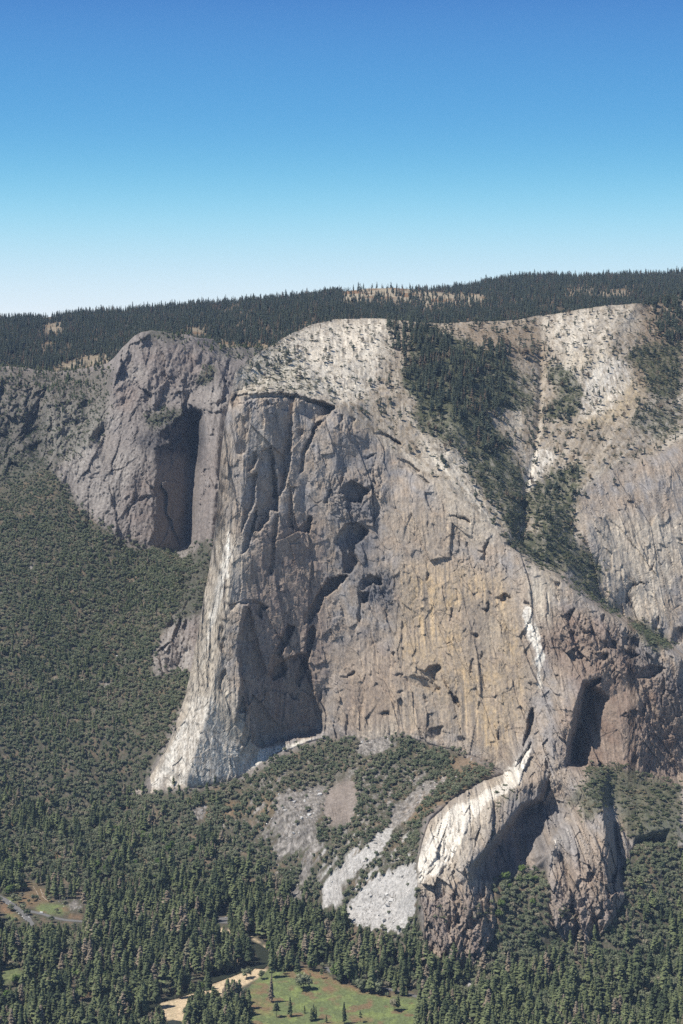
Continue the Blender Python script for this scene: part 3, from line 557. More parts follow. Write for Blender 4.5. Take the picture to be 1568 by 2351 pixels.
MEADOW = zone([Z1((1030,600),(900,720),(850,800),(880,1081))+[(560,2420),(960,2420)]+Z2((1100,1040),(1110,900),(1130,800),(800,760),(560,720),(330,620),(200,560),(0,500),(-60,520))], 2)
MEADOW2 = zone([Z3((340,590),(400,545),(560,550),(670,590),(640,640),(480,650),(370,630)), Z3((60,610),(140,640),(200,720),(80,710)), [.8]+C5((0,860),(60,860),(130,890),(0,960)), Z3((60,470),(180,470),(180,520),(90,520))], 4)
OCHREG = zone([[.9]+Z2((0,500),(200,540),(330,620),(560,700),(850,745),(900,800),(700,760),(540,740),(330,660),(200,610),(60,600)), [.8]+Z2((200,680),(330,700),(300,760),(220,730)), [.9]+Z2((640,800),(690,810),(680,880),(640,870)), [.6]+Z2((450,950),(700,980),(680,1030),(480,1010)), [.7]+Z1((880,780),(1000,760),(1000,820),(900,820)), [.5]+Z1((900,850),(1100,860),(1080,1000),(900,1000)), [.8]+Z3((0,520),(40,530),(200,700),(60,640),(0,620)), [.6]+Z3((660,640),(790,650),(790,710),(640,680))], 3)
SAND = zone([Z1((930,590),(830,600),(780,640),(690,670),(560,730),(480,780),(350,820),(250,860),(85,900),(110,980),(150,1050),(280,1060),(320,920),(440,900),(560,870),(700,800),(830,740),(940,680),(1030,600)), Z1((600,235),(640,230),(650,270),(610,275)), Z1((680,240),(710,250),(700,290)), Z1((1010,465),(1040,465),(1030,485),(1008,482)), [.8]+Z1((990,380),(1050,400),(1045,425),(1010,410)), [.6]+Z1((870,290),(930,330),(990,370),(960,370),(880,320))], 1.5)
GRAVEL = zone([Z1((85,900),(230,870),(240,1000),(220,1050),(150,1050))], 3)
RIVER = [Z1((870,340),(960,375),(1040,425),(1060,470),(1035,560),(1000,590),(925,585),(900,610),(800,625),(720,660),(640,690),(560,715),(480,765),(350,812),(250,845),(100,885),(85,900),(40,930),(0,960),(-60,1000),(-80,980),(0,900),(100,860),(250,800),(400,725),(530,660),(690,612),(800,590),(880,560),(930,520),(955,500),(900,420),(870,370)), Z1((150,1055),(200,1045),(270,1055),(290,1081),(300,1140),(160,1140))]
RIVM = zone(RIVER, 1)
ROADS = [Z3((-200,380),(0,465),(60,492),(140,545),(215,605),(280,655),(330,740),(300,760),(250,700),(190,630),(110,575),(40,528),(0,500),(-200,410)), Z3((255,600),(400,628),(520,668),(620,690),(790,705),(790,722),(640,712),(520,692),(400,652),(262,622)), Z2((225,490),(270,500),(290,560),(265,540),(230,510)), Z2((780,690),(860,700),(960,725),(1090,760),(1200,790),(1200,805),(1080,782),(950,745),(850,718),(780,705)), Z1((590,135),(710,145),(700,195),(600,190))]
ROADM = zone(ROADS, 1)
M_RIM = zone([(lambda q: q)([(-260,846),(0,846),(262,845),(250,885),(150,900),(0,885),(-260,880)]), [.8,(262,850),(200,960),(120,950),(180,890)], [.9,(310,772),(420,768),(600,795),(640,830),(560,826),(500,815),(420,800),(330,792)], [.5,(480,800),(500,800),(500,870),(470,860)]], 5)
OPENF = np.clip(MEADOW+MEADOW2+SAND+RIVM+ROADM*1.3+zone([Z3((230,340),(400,390),(450,470),(560,540),(800,550),(790,720),(250,720),(0,560),(0,500),(170,520),(130,470),(230,440)), Z3((0,520),(40,530),(250,720),(60,720),(-40,640))], 2)+SCREE*1.1+SLABG, 0, 1)
THIN = zone([[.5,(560,1800),(740,1730),(1000,1760),(960,2000),(860,2120),(700,2060),(560,1960)], [.75]+C5((0,330),(500,370),(740,470),(740,540),(400,560),(150,520),(0,380)), [.6]+C5((230,880),(430,880),(440,1010),(250,1020)), [.5]+C5((0,230),(300,220),(300,330),(0,330)), [.55]+C5((1020,130),(1568,0),(1568,500),(1200,400),(1000,250)), [.6]+C6((0,100),(380,0),(370,300),(300,400),(0,500))], 20)
STAND = zone([[.9]+Z1((290,1081),(300,960),(340,840),(470,750),(560,740),(590,850),(650,800),(660,690),(760,690),(780,800),(760,840),(830,850),(900,800),(900,960),(860,1081))+[(560,2420),(420,2420)], [.85]+Z2((900,760),(1000,740),(1130,760),(1130,790),(960,780)), [.8]+Z1((1040,580),(1260,560),(1250,640),(1080,665)), [.7]+Z1((1350,980),(1490,1000),(1480,1060),(1370,1060)), [.5]+Z1((1100,960),(1240,980),(1250,1050),(1110,1040))], 2)
M_CONF = zone([[(-260,1960),(0,1960),(150,1985),(330,2010),(500,2035),(640,2050),(760,2085),(840,2140),(960,2175),(1000,2215),(1080,2235),(1200,2250),(1400,2300),(1600,2340),(1830,2400),(1830,2620),(-260,2620)],
   [.75,(-260,1100),(0,1280),(100,1300),(200,1260),(330,1275),(410,1300),(400,1390),(330,1440),(270,1520),(250,1640),(180,1760),(150,1960),(-260,1960)], [.25,(-260,1100),(350,1260),(345,1560),(300,1800),(700,1830),(960,2240),(-260,2020)], [.35,(1140,2100),(1260,2180),(1450,2100),(1568,1930),(1830,1930),(1830,2420),(1200,2250)], [.35,(700,1980),(760,1900),(800,2050),(900,2150),(780,2120)]], 16)
M_OAK = zone([[(1015,1838),(1040,1795),(1085,1766),(1128,1768),(1122,1786),(1060,1824)], [(-260,1120),(0,1120),(120,1085),(190,1180),(300,1260),(440,1270),(400,1400),(345,1500),(350,1560),(430,1545),(440,1560),(318,1822),(430,1822),(560,1796),(640,1744),(745,1700),(830,1710),(920,1694),(1070,1735),(1035,1752),(1045,1775),(1075,1780),(1100,1790),(1075,1800),(1010,1835),(975,1870),(965,1900),(955,1980),(960,2100),(980,2200),(900,2150),(700,2100),(400,2040),(-260,1990)], [(1131,2036),(1254,2000),(1258,2130),(1320,2184),(1410,2114),(1450,1950),(1568,1930),(1830,1900),(1830,2480),(1300,2370),(1080,2275),(985,2210),(1085,2226),(1140,2150)],
   [.5,(380,1940),(640,2050),(500,2060),(250,2020)], [.25,(-260,2000),(1000,2250),(1500,2440),(-260,2440)]], 8)
M_BRG = zone([[.45,(-260,840),(0,850),(200,852),(262,850),(250,950),(240,1000),(130,1080),(0,1115),(-260,1115)], [.8]+PL((600,960),(700,940),(850,905),(980,910),(960,1000),(840,1020),(760,1080),(620,1080)), [.9]+PL((1060,650),(1160,560),(1240,440),(1290,560),(1240,650),(1130,690)), [.7]+PL((560,230),(650,160),(900,180),(1020,290),(840,280),(700,250)), [.8,(400,1350),(470,1230),(490,1260),(480,1400),(430,1420),(400,1440)], [.6]+C3((790,420),(940,380),(930,450),(850,440)), [.4,(480,790),(640,790),(620,810),(560,830),(500,820)], [.7]+C1((60,900),(240,960),(280,1050),(150,1050),(0,1100),(0,950))], 8)
K_GPALE = zone([[.6,(345,1515),(365,1470),(390,1420),(420,1440),(450,1500),(445,1540),(352,1552)], [.9]+PL((300,900),(400,930),(300,1080),(200,1180),(60,1320),(0,1400),(-100,1600),(-200,1500),(0,1290),(180,1130)), [.9]+PL((340,600),(480,540),(610,530),(590,590),(450,620),(350,620)), [1]+PL((1280,330),(1340,310),(1400,400),(1460,430),(1290,410)), [1.2,(110,940),(180,930),(240,940),(220,1040),(120,1060)], [.5]+PL((1160,700),(1380,700),(1390,900),(1160,900)), [.5]+PL((-200,1450),(300,1300),(600,1300),(300,1900),(0,1850))], 10)  # the diagonal slab strip has its sunlight painted into the colour
K_GRED = zone([[.9]+PL((300,700),(520,640),(600,900),(300,930)), [.6]+PL((400,1700),(700,1450),(700,2200),(480,2200)), [.5]+PL((1130,1300),(1350,1200),(1280,2300),(1060,2300)), [.6]+PL((500,300),(1250,300),(1200,600),(700,700)), [.5,(0,850),(260,850),(250,900),(0,900)], [.5]+C3((700,600),(900,450),(940,600),(880,700),(720,720))], 14)
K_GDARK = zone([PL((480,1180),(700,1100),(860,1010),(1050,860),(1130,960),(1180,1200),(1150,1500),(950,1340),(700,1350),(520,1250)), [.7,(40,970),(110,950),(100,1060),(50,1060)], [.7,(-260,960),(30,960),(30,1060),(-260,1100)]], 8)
F_BARE = zone([[.8]+C2((0,120),(220,118),(400,150),(640,165),(700,190),(500,215),(400,230),(200,180),(0,200)), [.55]+C2((1000,140),(1340,140),(1350,165),(1000,165)), [.5]+C2((840,100),(950,110),(900,125)), [.5]+C1((200,275),(290,280),(280,350),(200,340)), [.5]+C1((390,420),(520,440),(500,520),(150,600),(150,560)), [.4]+C1((780,320),(960,290),(980,350),(830,360)), [.5]+C1((1000,380),(1240,380),(1240,420),(1000,420))], 5)

def mix(a, b, f): return a*(1-f[..., None])+np.array(b)[None, None]*f[..., None]
def colour_E(px, py, V):
    X, Y, Z = V[..., 0], V[..., 1], V[..., 2]
    n3 = fbm(X/4, Z/5, 3, 433); n1 = fbm(X/30, Z/34, 4, 400); n2 = fbm(X/7, Z/12, 3, 410); pch = sst(-.25,.35,fbm(X/70, Z/110, 3, 425)); st = fbm(X/6+fbm(X/60, Z/120, 2, 421), Z/190, 3, 420)*(.35+.8*pch); st2 = fbm(X/2.2, Z/40, 2, 430)*pch
    wx = px+9*fbm(X/22, Z/22, 3, 440); wy = py+11*fbm(X/22+40, Z/28, 3, 450)
    S = lambda R: samp(R, wx, wy)
    c = np.zeros(px.shape+(3,))+np.array([.33, .282, .235])
    c = mix(c, (.25,.245,.25), sst(-.1,.4, n1)*.6)
    c = mix(c, (.33,.25,.18), sst(0,.4,-n1)*.45)
    c = mix(c, (.385,.29,.18), np.clip(S(K_TAN)*(.62+.8*st+.5*n2+.8*n1), 0, 1))
    c = mix(c, (.23,.165,.125), np.clip(S(K_BROWN)*(.8+.7*n1), 0, 1))
    c = mix(c, (.50,.435,.345), np.clip(S(K_PALE)*(.85+.9*st+.5*n2), 0, 1))
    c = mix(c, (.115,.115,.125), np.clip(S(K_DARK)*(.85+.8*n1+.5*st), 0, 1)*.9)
    sl = samp(K_SLAB, wx, wy)
    c2 = np.zeros(px.shape+(3,))+np.array([.375, .318, .248])
    c2 = mix(c2, (.72,.65,.54), np.clip(S(K_BRIGHT)*(1+.6*n2), 0, 1))
    gn = fbm(X/13, Y/22, 4, 460); gn2 = fbm(X/30, Y/50, 3, 465)
    c2 = mix(c2, (.24,.19,.13), sst(.02,.3,gn+.3*gn2)*(.75-.35*S(K_BRIGHT)))
    c2 = mix(c2, (.30,.28,.26), sst(.1,.4,-gn)*.5)
    an = np.arctan2(px-1205, 1290-py); rd = np.hypot(px-1205, py-1290)
    fl = np.where(px > 930, fbm(an*15+.1*n1, rd/130, 4, 470), fbm(X/9, Y/120, 4, 472)); fl2 = np.where(px > 930, fbm(an*42, rd/90, 3, 474), fbm(X/3.5, Y/60, 3, 476))
    c2 = mix(c2, (.66,.60,.50), sst(.05, .4, fl+.4*fl2)*(.35+.55*np.clip(S(K_BRIGHT)+S(K_WHITE), 0, 1))); c2 = c2*(1-.3*sst(.0, .45, -fl)-.18*sst(0, .4, -fl2))[..., None]
    c = c*(1-sl[..., None])+c2*sl[..., None]
    c = mix(c, (.43,.345,.22), np.clip(S(K_OCHRE)*(.55+n2), 0, 1))
    dgn = fbm((X*.78-Z*.62)/7, (X*.62+Z*.78)/34, 4, 436); bt = samp(BUT, px, py)
    wh = S(K_WHITE); c = mix(c, (.68,.63,.55), np.clip(sst(.3, .75, wh*(.95+(1.1*st)*(1-bt)+1.0*bt*dgn+.9*n2+.5*n3))*.6+.4*wh, 0, 1))
    c = mix(c, (.21,.15,.095), np.clip(S(SOIL)*(.8+.8*n2), 0, 1)*.8)
    streak = (1+(.42+.3*S(K_TAN))*st+.2*st2+.3*n3)
    c = c*np.clip(1+(streak-1)*(1-sl), .45, 1.5)[..., None]
    v = np.clip(S(M_BRUSH)+.5*S(M_GROVE)-.15+.9*gn*samp(K_SLAB, px, py)+.3*n2, 0, 1)*np.clip(S(M_BRUSH)*1.5, 0, 1)
    c = mix(c, (.070,.082,.042), v*.85)
    ck = cracks(X, Z)*(1-sl); ck = np.clip(ck+bt*sst(.9, 1, 1-2*np.abs(perlin((X*.78-Z*.62)/13, (X*.62+Z*.78)/60, 815))), 0, 1)
    ck2 = sst(.93, 1, 1-2*np.abs(perlin(X/26+Y/60, Y/46-X/90, 811)))*sst(-.1,.2,gn2)*sl
    c = c*(1+.22*n2[..., None])*(1-.45*ck[..., None]-.5*ck2[..., None])
    return np.clip(c, .02, .8)
def colour_G(px, py, V):
    X, Y, Z = V[..., 0], V[..., 1], V[..., 2]
    n1 = fbm(X/40, Z/40+Y/60, 4, 500); n2 = fbm(X/8, Y/12+Z/9, 3, 510); st = fbm(X/6, Z/90, 3, 520); n3 = fbm(X/3, Y/4, 2, 515)
    amp = np.where((py > 1985)&(px < 700)|(py > 2160), .25, 1)*np.where((py > 1750)&(py < 2160)&(px > 600), 2.6, 1)
    wx = px+9*amp*fbm(X/26, Z/26+Y/30, 5, 540, .65); wy = py+9*amp*fbm(X/26+40, Z/28+Y/30, 5, 550, .65)
    S = lambda R: samp(R, wx, wy)
    c = np.zeros(px.shape+(3,))+np.array([.228, .203, .185])
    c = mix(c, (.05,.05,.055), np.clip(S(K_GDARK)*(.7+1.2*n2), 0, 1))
    c = mix(c, (.215,.17,.145), np.clip(S(K_GRED)*(.7+n1), 0, 1))
    c = mix(c, (.31,.285,.255), np.clip(S(K_GPALE)*(.7+1.*n2+st), 0, 1))
    c *= np.clip(1+.3*st+.25*n2, .5, 1.6)[..., None]
    veg = samp(M_BRG, wx, wy)
    c = mix(c, (.05,.055,.03), np.clip(veg*1.3+n2, 0, 1)*np.clip(veg*2, 0, 1)*.8)
    f = np.clip(np.maximum(samp(M_OAK, px, py), samp(M_CONF, px, py))*1.6, 0, 1)
    g = np.zeros(px.shape+(3,))+np.array([.105, .095, .07])
    g = mix(g, (.17,.13,.09), sst(0,.4,n1)); g = mix(g, (.06,.075,.035), sst(0,.35,n2)*.7)
    g = mix(g, (.27,.25,.22), sst(.28,.4, fbm(X/7, Y/9, 3, 530))*np.clip(S(THIN)*2+.25, 0, 1)*np.where(Z > 12, 1, .2))
    c = c*(1-f[..., None])+g*f[..., None]
    c = mix(c, (.22,.15,.085), np.clip(S(DEBRIS)*(.9+n1), 0, 1)*.8)
    scf = screef(px, py, X, Y); c = mix(c, (.235,.215,.195), scf*np.clip(.85+.8*n2, 0, 1))
    c *= (1+scf*.45*facets(X/3.2, Y/4.5, 296, .6, .9)+scf*.3*facets(X/8, Y/11, 298, .6, .9))[..., None]; wsc = scf*sst(.0, .25, n1*.3+n3*.3+np.where((px > 740)&(py > 1900), .28, -.12))
    c = mix(c, (.55,.53,.5), wsc*.7)
    c = mix(c, (.26,.22,.19), S(SLABG))
    md = np.zeros(px.shape+(3,))+np.array([.15, .18, .08]); md = mix(md, (.2,.24,.09), sst(0,.3,fbm(X/22, Y/30, 4, 560))); md = mix(md, (.21,.14,.085), sst(.08,.3,fbm(X/35+9, Y/30, 4, 570))*.8)
    m = np.clip(np.maximum(S(MEADOW), S(MEADOW2)), 0, 1)
    c = c*(1-m[..., None])+md*m[..., None]
    c = mix(c, (.24,.15,.09), np.clip(S(OCHREG)*(.9+n2), 0, 1))
    c = mix(c, (.60,.47,.31), np.clip(S(SAND)*1.1, 0, 1)); c = mix(c, (.36,.31,.2), S(GRAVEL)*sst(-.1,.3,n3)*.8)
    c = mix(c, (.17,.165,.165), np.clip(S(ROADM)*1.0, 0, 1)*.0)
    c = mix(c, (.06,.05,.03), np.clip(S(RIVM), 0, 1))
    c *= np.clip(1+.2*n3+.12*n2, .6, 1.4)[..., None]
    return np.clip(c, .01, .8)
def colour_F(px, py, V):
    X, Y, Z = V[..., 0], V[..., 1], V[..., 2]
    n = fbm(X/120, Y/200, 4, 600)
    c = np.zeros(px.shape+(3,))+np.array([.125,.10,.07])
    c = mix(c, (.22,.16,.10), sst(.1,.4,n))
    b = samp(F_BARE, px+26*fbm(X/260, Y/500, 3, 606), py+5*fbm(X/200, Y/500, 3, 607))
    c = mix(c, (.38,.32,.23), np.clip(b*(1.+1.6*n), 0, 1))
    c = mix(c, (.24,.13,.06), np.clip(b*sst(0,.3,-n), 0, 1))
    return c

#@@MATERIALS
def nd(nt, t, **k):
    n = nt.nodes.new(t)
    for a, v in k.items(): setattr(n, a, v)
    return n
def base_mat(name, rough=.9, spec=.15):
    m = bpy.data.materials.new(name); m.use_nodes = True; nt = m.node_tree
    b = nt.nodes['Principled BSDF']; b.inputs['Roughness'].default_value = rough; b.inputs['Diffuse Roughness'].default_value = 0; b.inputs['Specular IOR Level'].default_value = spec
    return m, nt, b
def rock_mat(name, sc, amt, bump):
    m, nt, b = base_mat(name, .95, .08); L = nt.links.new
    at = nd(nt, 'ShaderNodeAttribute', attribute_name='tone')
    tc = nd(nt, 'ShaderNodeTexCoord'); mp = nd(nt, 'ShaderNodeMapping'); mp.inputs['Scale'].default_value = sc; L(tc.outputs['Object'], mp.inputs['Vector'])
    n = nd(nt, 'ShaderNodeTexNoise'); n.inputs['Scale'].default_value = 1; n.inputs['Detail'].default_value = 7; n.inputs['Roughness'].default_value = .68; L(mp.outputs[0], n.inputs['Vector'])
    mr = nd(nt, 'ShaderNodeMapRange'); mr.inputs['From Min'].default_value = .25; mr.inputs['From Max'].default_value = .75; mr.inputs['To Min'].default_value = 1-amt; mr.inputs['To Max'].default_value = 1+amt; L(n.outputs['Fac'], mr.inputs['Value'])
    vm = nd(nt, 'ShaderNodeVectorMath', operation='SCALE'); L(at.outputs['Color'], vm.inputs[0]); L(mr.outputs[0], vm.inputs['Scale'])
    # fine joints
    vo = nd(nt, 'ShaderNodeTexVoronoi', feature='DISTANCE_TO_EDGE'); vo.inputs['Scale'].default_value = .6; 
    vadd = nd(nt, 'ShaderNodeVectorMath', operation='ADD'); L(mp.outputs[0], vadd.inputs[0]); L(n.outputs['Color'], vadd.inputs[1]); L(vadd.outputs[0], vo.inputs['Vector'])
    m2 = nd(nt, 'ShaderNodeMapRange'); m2.inputs['From Max'].default_value = .05; m2.inputs['To Min'].default_value = .72; L(vo.outputs['Distance'], m2.inputs['Value'])
    v2 = nd(nt, 'ShaderNodeVectorMath', operation='SCALE'); L(vm.outputs[0], v2.inputs[0]); L(m2.outputs[0], v2.inputs['Scale'])
    L(v2.outputs[0], b.inputs['Base Color'])
    bp = nd(nt, 'ShaderNodeBump'); bp.inputs['Strength'].default_value = .8; bp.inputs['Distance'].default_value = bump
    L(n.outputs['Fac'], bp.inputs['Height']); L(bp.outputs[0], b.inputs['Normal'])
    return m
def plain(name, col, rough=.8, var=.25, scale=1., metal=0, coord='Object', spec=.3):
    m, nt, b = base_mat(name, rough, spec); L = nt.links.new; b.inputs['Metallic'].default_value = metal
    tc = nd(nt, 'ShaderNodeTexCoord'); n = nd(nt, 'ShaderNodeTexNoise'); n.inputs['Scale'].default_value = scale; n.inputs['Detail'].default_value = 4; L(tc.outputs[coord], n.inputs['Vector'])
    oi = nd(nt, 'ShaderNodeObjectInfo')
    ad = nd(nt, 'ShaderNodeMath', operation='ADD'); L(n.outputs['Fac'], ad.inputs[0]); L(oi.outputs['Random'], ad.inputs[1])
    mr = nd(nt, 'ShaderNodeMapRange'); mr.inputs['From Min'].default_value = .2; mr.inputs['From Max'].default_value = 1.8; mr.inputs['To Min'].default_value = 1-var; mr.inputs['To Max'].default_value = 1+var; L(ad.outputs[0], mr.inputs['Value'])
    vm = nd(nt, 'ShaderNodeVectorMath', operation='SCALE'); vm.inputs[0].default_value = col; L(mr.outputs[0], vm.inputs['Scale'])
    L(vm.outputs[0], b.inputs['Base Color'])
    return m
def leaf_mat(name, ca, cb, cc, trans=.0):
    """foliage: every tree its own shade between three greens"""
    m, nt, b = base_mat(name, .85, .12); L = nt.links.new
    oi = nd(nt, 'ShaderNodeObjectInfo')
    cr = nd(nt, 'ShaderNodeValToRGB')
    ls = nd(nt, 'ShaderNodeVectorMath', operation='SCALE'); ls.inputs['Scale'].default_value = 1/65.; L(oi.outputs['Location'], ls.inputs[0]); ln = nd(nt, 'ShaderNodeTexNoise'); ln.inputs['Scale'].default_value = 1; ln.inputs['Detail'].default_value = 3; L(ls.outputs[0], ln.inputs['Vector'])
    lm = nd(nt, 'ShaderNodeMapRange'); lm.inputs['From Min'].default_value = .32; lm.inputs['From Max'].default_value = .68; lm.inputs['To Min'].default_value = -.42; lm.inputs['To Max'].default_value = .42; L(ln.outputs['Fac'], lm.inputs['Value'])
    la = nd(nt, 'ShaderNodeMath', operation='ADD', use_clamp=True); L(oi.outputs['Random'], la.inputs[0]); L(lm.outputs[0], la.inputs[1]); L(la.outputs[0], cr.inputs['Fac'])
    e = cr.color_ramp.elements; e[0].color = (*ca, 1); e[0].position = .0; e[1].color = (*cc, 1); e[1].position = 1.0; x = e.new(.55); x.color = (*cb, 1); x = e.new(.96); x.color = (*cb, 1)
    tc = nd(nt, 'ShaderNodeTexCoord'); n = nd(nt, 'ShaderNodeTexNoise'); n.inputs['Scale'].default_value = 9; n.inputs['Detail'].default_value = 2; L(tc.outputs['Object'], n.inputs['Vector'])
    mr = nd(nt, 'ShaderNodeMapRange'); mr.inputs['From Min'].default_value = .3; mr.inputs['From Max'].default_value = .7; mr.inputs['To Min'].default_value = .6; mr.inputs['To Max'].default_value = 1.4; L(n.outputs['Fac'], mr.inputs['Value'])
    vm = nd(nt, 'ShaderNodeVectorMath', operation='SCALE'); L(cr.outputs[0], vm.inputs[0]); L(mr.outputs[0], vm.inputs['Scale']); L(vm.outputs[0], b.inputs['Base Color'])
    return m
M_ROCK = rock_mat('granite', (.2, .2, .11), .32, 3.0)
M_ROCKB = rock_mat('weathered_granite', (.16, .16, .1), .35, 3.0)
M_HILL = rock_mat('forest_soil', (.05, .05, .05), .3, 1.)
M_PINE = leaf_mat('pine_needles', (.05,.066,.034), (.13,.15,.07), (.22,.18,.13))
M_FIR = leaf_mat('fir_needles', (.048,.064,.048), (.085,.10,.068), (.15,.115,.08))
M_OAKL = leaf_mat('oak_leaves', (.10,.122,.070), (.178,.19,.115), (.245,.22,.15))
M_MAPLE = leaf_mat('bright_leaves', (.085,.135,.035), (.11,.155,.05), (.13,.155,.07))
M_SHRUB = leaf_mat('shrub_leaves', (.07,.085,.045), (.10,.11,.06), (.16,.135,.085))
M_BARK = plain('bark', (.12,.085,.06), .9, .3, 3)
M_DEAD = plain('bleached_wood', (.30,.27,.24), .9, .25, 3)
M_STONE = plain('boulder_granite', (.52,.50,.47), .9, .3, .8)
#@@BUILD
import os
Q = float(os.environ.get('Q', '1'))          # coarser sheets for quick looks
Q = 1.0 if Q <= 0 else Q
SKE = [(25, 2), (60, 6), (120, 16), (220, 40), (360, 80), (520, 150), (700, 260)]
SKG = [(60, 2), (200, 20), (500, 90)]
GBOT = [(-260, 2590), (1830, 2590)]
FBOT = [(-260, 960), (200, 960), (560, 880), (1830, 800)]
VE, PE_ = sheet('granite_massif', ED, FE, ETOP, EBOT, 300, 1800, 1.4*Q, int(1080/Q), relief_E, SKE)
VG, PG = sheet('valley', GD, FG, GTOP, GBOT, -240, 1800, 1.9*Q, int(950/Q), relief_G, SKG)
VF, PF = sheet('plateau', FD, None, FTOP, FBOT, -240, 1800, 4.5*Q, int(110/Q), relief_F, [(200, 8), (600, 60), (1500, 260)])
# the river bed is cut below the banks
rb = samp(RIVM, PG[..., 0], PG[..., 1]); VG[..., 2] -= np.clip(rb*2, 0, 1)*1.6
TE = colour_E(PE_[..., 0], PE_[..., 1], VE); TG = colour_G(PG[..., 0], PG[..., 1], VG); TF = colour_F(PF[..., 0], PF[..., 1], VF)
build_mesh('cliff', VE, {'tone': TE}, M_ROCK, False)
build_mesh('ground', VG, {'tone': TG}, M_ROCKB, False)
build_mesh('hills', VF, {'tone': TF}, M_HILL)
print('sheets', time.time()-T0, VE.shape, VG.shape, VF.shape)

def flat_poly(name, polys, mat, z, kind='structure', px=True):
    me = bpy.data.meshes.new(name); bm = bmesh.new()
    for p in polys:
        vs = [bm.verts.new(floor_pt(x, y, z)) for x, y in p]
        bm.faces.new(vs)
    bmesh.ops.triangulate(bm, faces=bm.faces[:])
    bm.normal_update()
    for f in bm.faces:
        if f.normal.z < 0: f.normal_flip()
    bm.to_mesh(me); bm.free(); me.materials.append(mat)
    o = bpy.data.objects.new(name, me); C.objects.link(o); o['kind'] = kind
    return o
m, nt, b = base_mat('river_water', .06, .5); b.inputs['Base Color'].default_value = (.035, .04, .028, 1); b.inputs['IOR'].default_value = 1.33
n_ = nd(nt, 'ShaderNodeTexNoise'); n_.inputs['Scale'].default_value = .25; bp = nd(nt, 'ShaderNodeBump'); bp.inputs['Strength'].default_value = .15; bp.inputs['Distance'].default_value = .3
nt.links.new(nd(nt, 'ShaderNodeTexCoord').outputs['Object'], n_.inputs['Vector']); nt.links.new(n_.outputs[0], bp.inputs['Height']); nt.links.new(bp.outputs[0], b.inputs['Normal'])
M_WATER = m
flat_poly('water', RIVER, M_WATER, -.45)
M_ASPH = plain('asphalt', (.17,.165,.16), .85, .12, .2)
rd = flat_poly('road', ROADS, M_ASPH, .35)

#@@CAMERA
cam = bpy.data.cameras.new('camera'); co = bpy.data.objects.new('camera', cam); C.objects.link(co); scene.camera = co
co.location = (0, 0, CAMZ); co.rotation_euler = (math.pi/2, 0, 0)
cam.sensor_fit = 'HORIZONTAL'; cam.sensor_width = 36; cam.lens = 36*F/1568.; cam.shift_y = -(2351/2.-HY)/1568.; cam.clip_start = 5; cam.clip_end = 60000
scene.render.resolution_x = 683; scene.render.resolution_y = 1024
S = Vector((-.54, -.10, .835)).normalized()          # towards the sun
sun = bpy.data.lights.new('sun', 'SUN'); sun.energy = 5; sun.angle = math.radians(.53); sun.color = (1, .95, .87)
so = bpy.data.objects.new('sun', sun); C.objects.link(so); so.rotation_euler = S.to_track_quat('Z', 'Y').to_euler()
W = bpy.data.worlds.new('World'); scene.world = W; W.use_nodes = True; nt = W.node_tree; L = nt.links.new
bg = nt.nodes['Background']; sky = nd(nt, 'ShaderNodeTexSky', sky_type='NISHITA'); sky.sun_disc = False
sky.sun_elevation = math.asin(S.z); sky.sun_rotation = math.atan2(S.x, S.y); sky.altitude = 2300; sky.air_density = 1.0; sky.dust_density = .3; sky.ozone_density = 3.0
bg.inputs['Strength'].default_value = .075
# the deep, clear gradient of mountain air near the horizon: the same for every ray
geo = nd(nt, 'ShaderNodeTexCoord'); sep = nd(nt, 'ShaderNodeSeparateXYZ'); L(geo.outputs['Generated'], sep.inputs[0])
cr = nd(nt, 'ShaderNodeValToRGB'); cr.color_ramp.interpolation = 'B_SPLINE'
mrz = nd(nt, 'ShaderNodeMapRange'); mrz.inputs['From Min'].default_value = -.01; mrz.inputs['From Max'].default_value = .24; L(sep.outputs['Z'], mrz.inputs['Value']); L(mrz.outputs[0], cr.inputs['Fac'])
def lin(c): return tuple(1.0*((v/255.)/12.92 if v/255. <= .04045 else ((v/255.+.055)/1.055)**2.4) for v in c)
def SK(y): return ((HY-y)/math.hypot(F, HY-y)+.01)/.25
stops = [(760, (240,246,250)), (700, (229,242,248)), (600, (195,231,245)), (500, (155,216,240)), (400, (119,192,230)), (300, (99,172,223)), (200, (89,160,217)), (100, (83,148,211)), (0, (77,136,203)), (-250, (60,112,190))]
e = cr.color_ramp.elements
while len(e) > 1: e.remove(e[-1])
for i, (y, c) in enumerate(stops):
    x = e[0] if i == 0 else e.new(min(1, max(0, SK(y))))
    x.position = min(1, max(0, SK(y))); x.color = (*lin(c), 1)
sc_ = nd(nt, 'ShaderNodeVectorMath', operation='SCALE'); L(cr.outputs[0], sc_.inputs[0]); sc_.inputs['Scale'].default_value = .93/.075
mx = nd(nt, 'ShaderNodeMix', data_type='RGBA'); mf = nd(nt, 'ShaderNodeMapRange'); mf.inputs['From Min'].default_value = .22; mf.inputs['From Max'].default_value = .45; L(sep.outputs['Z'], mf.inputs['Value'])
L(mf.outputs[0], mx.inputs['Factor']); L(sc_.outputs[0], mx.inputs[6]); L(sky.outputs[0], mx.inputs[7]); L(mx.outputs[2], bg.inputs['Color'])
vs = scene.view_settings; vs.view_transform = 'Standard'; vs.look = 'None'; vs.gamma = 1; vs.exposure = .15
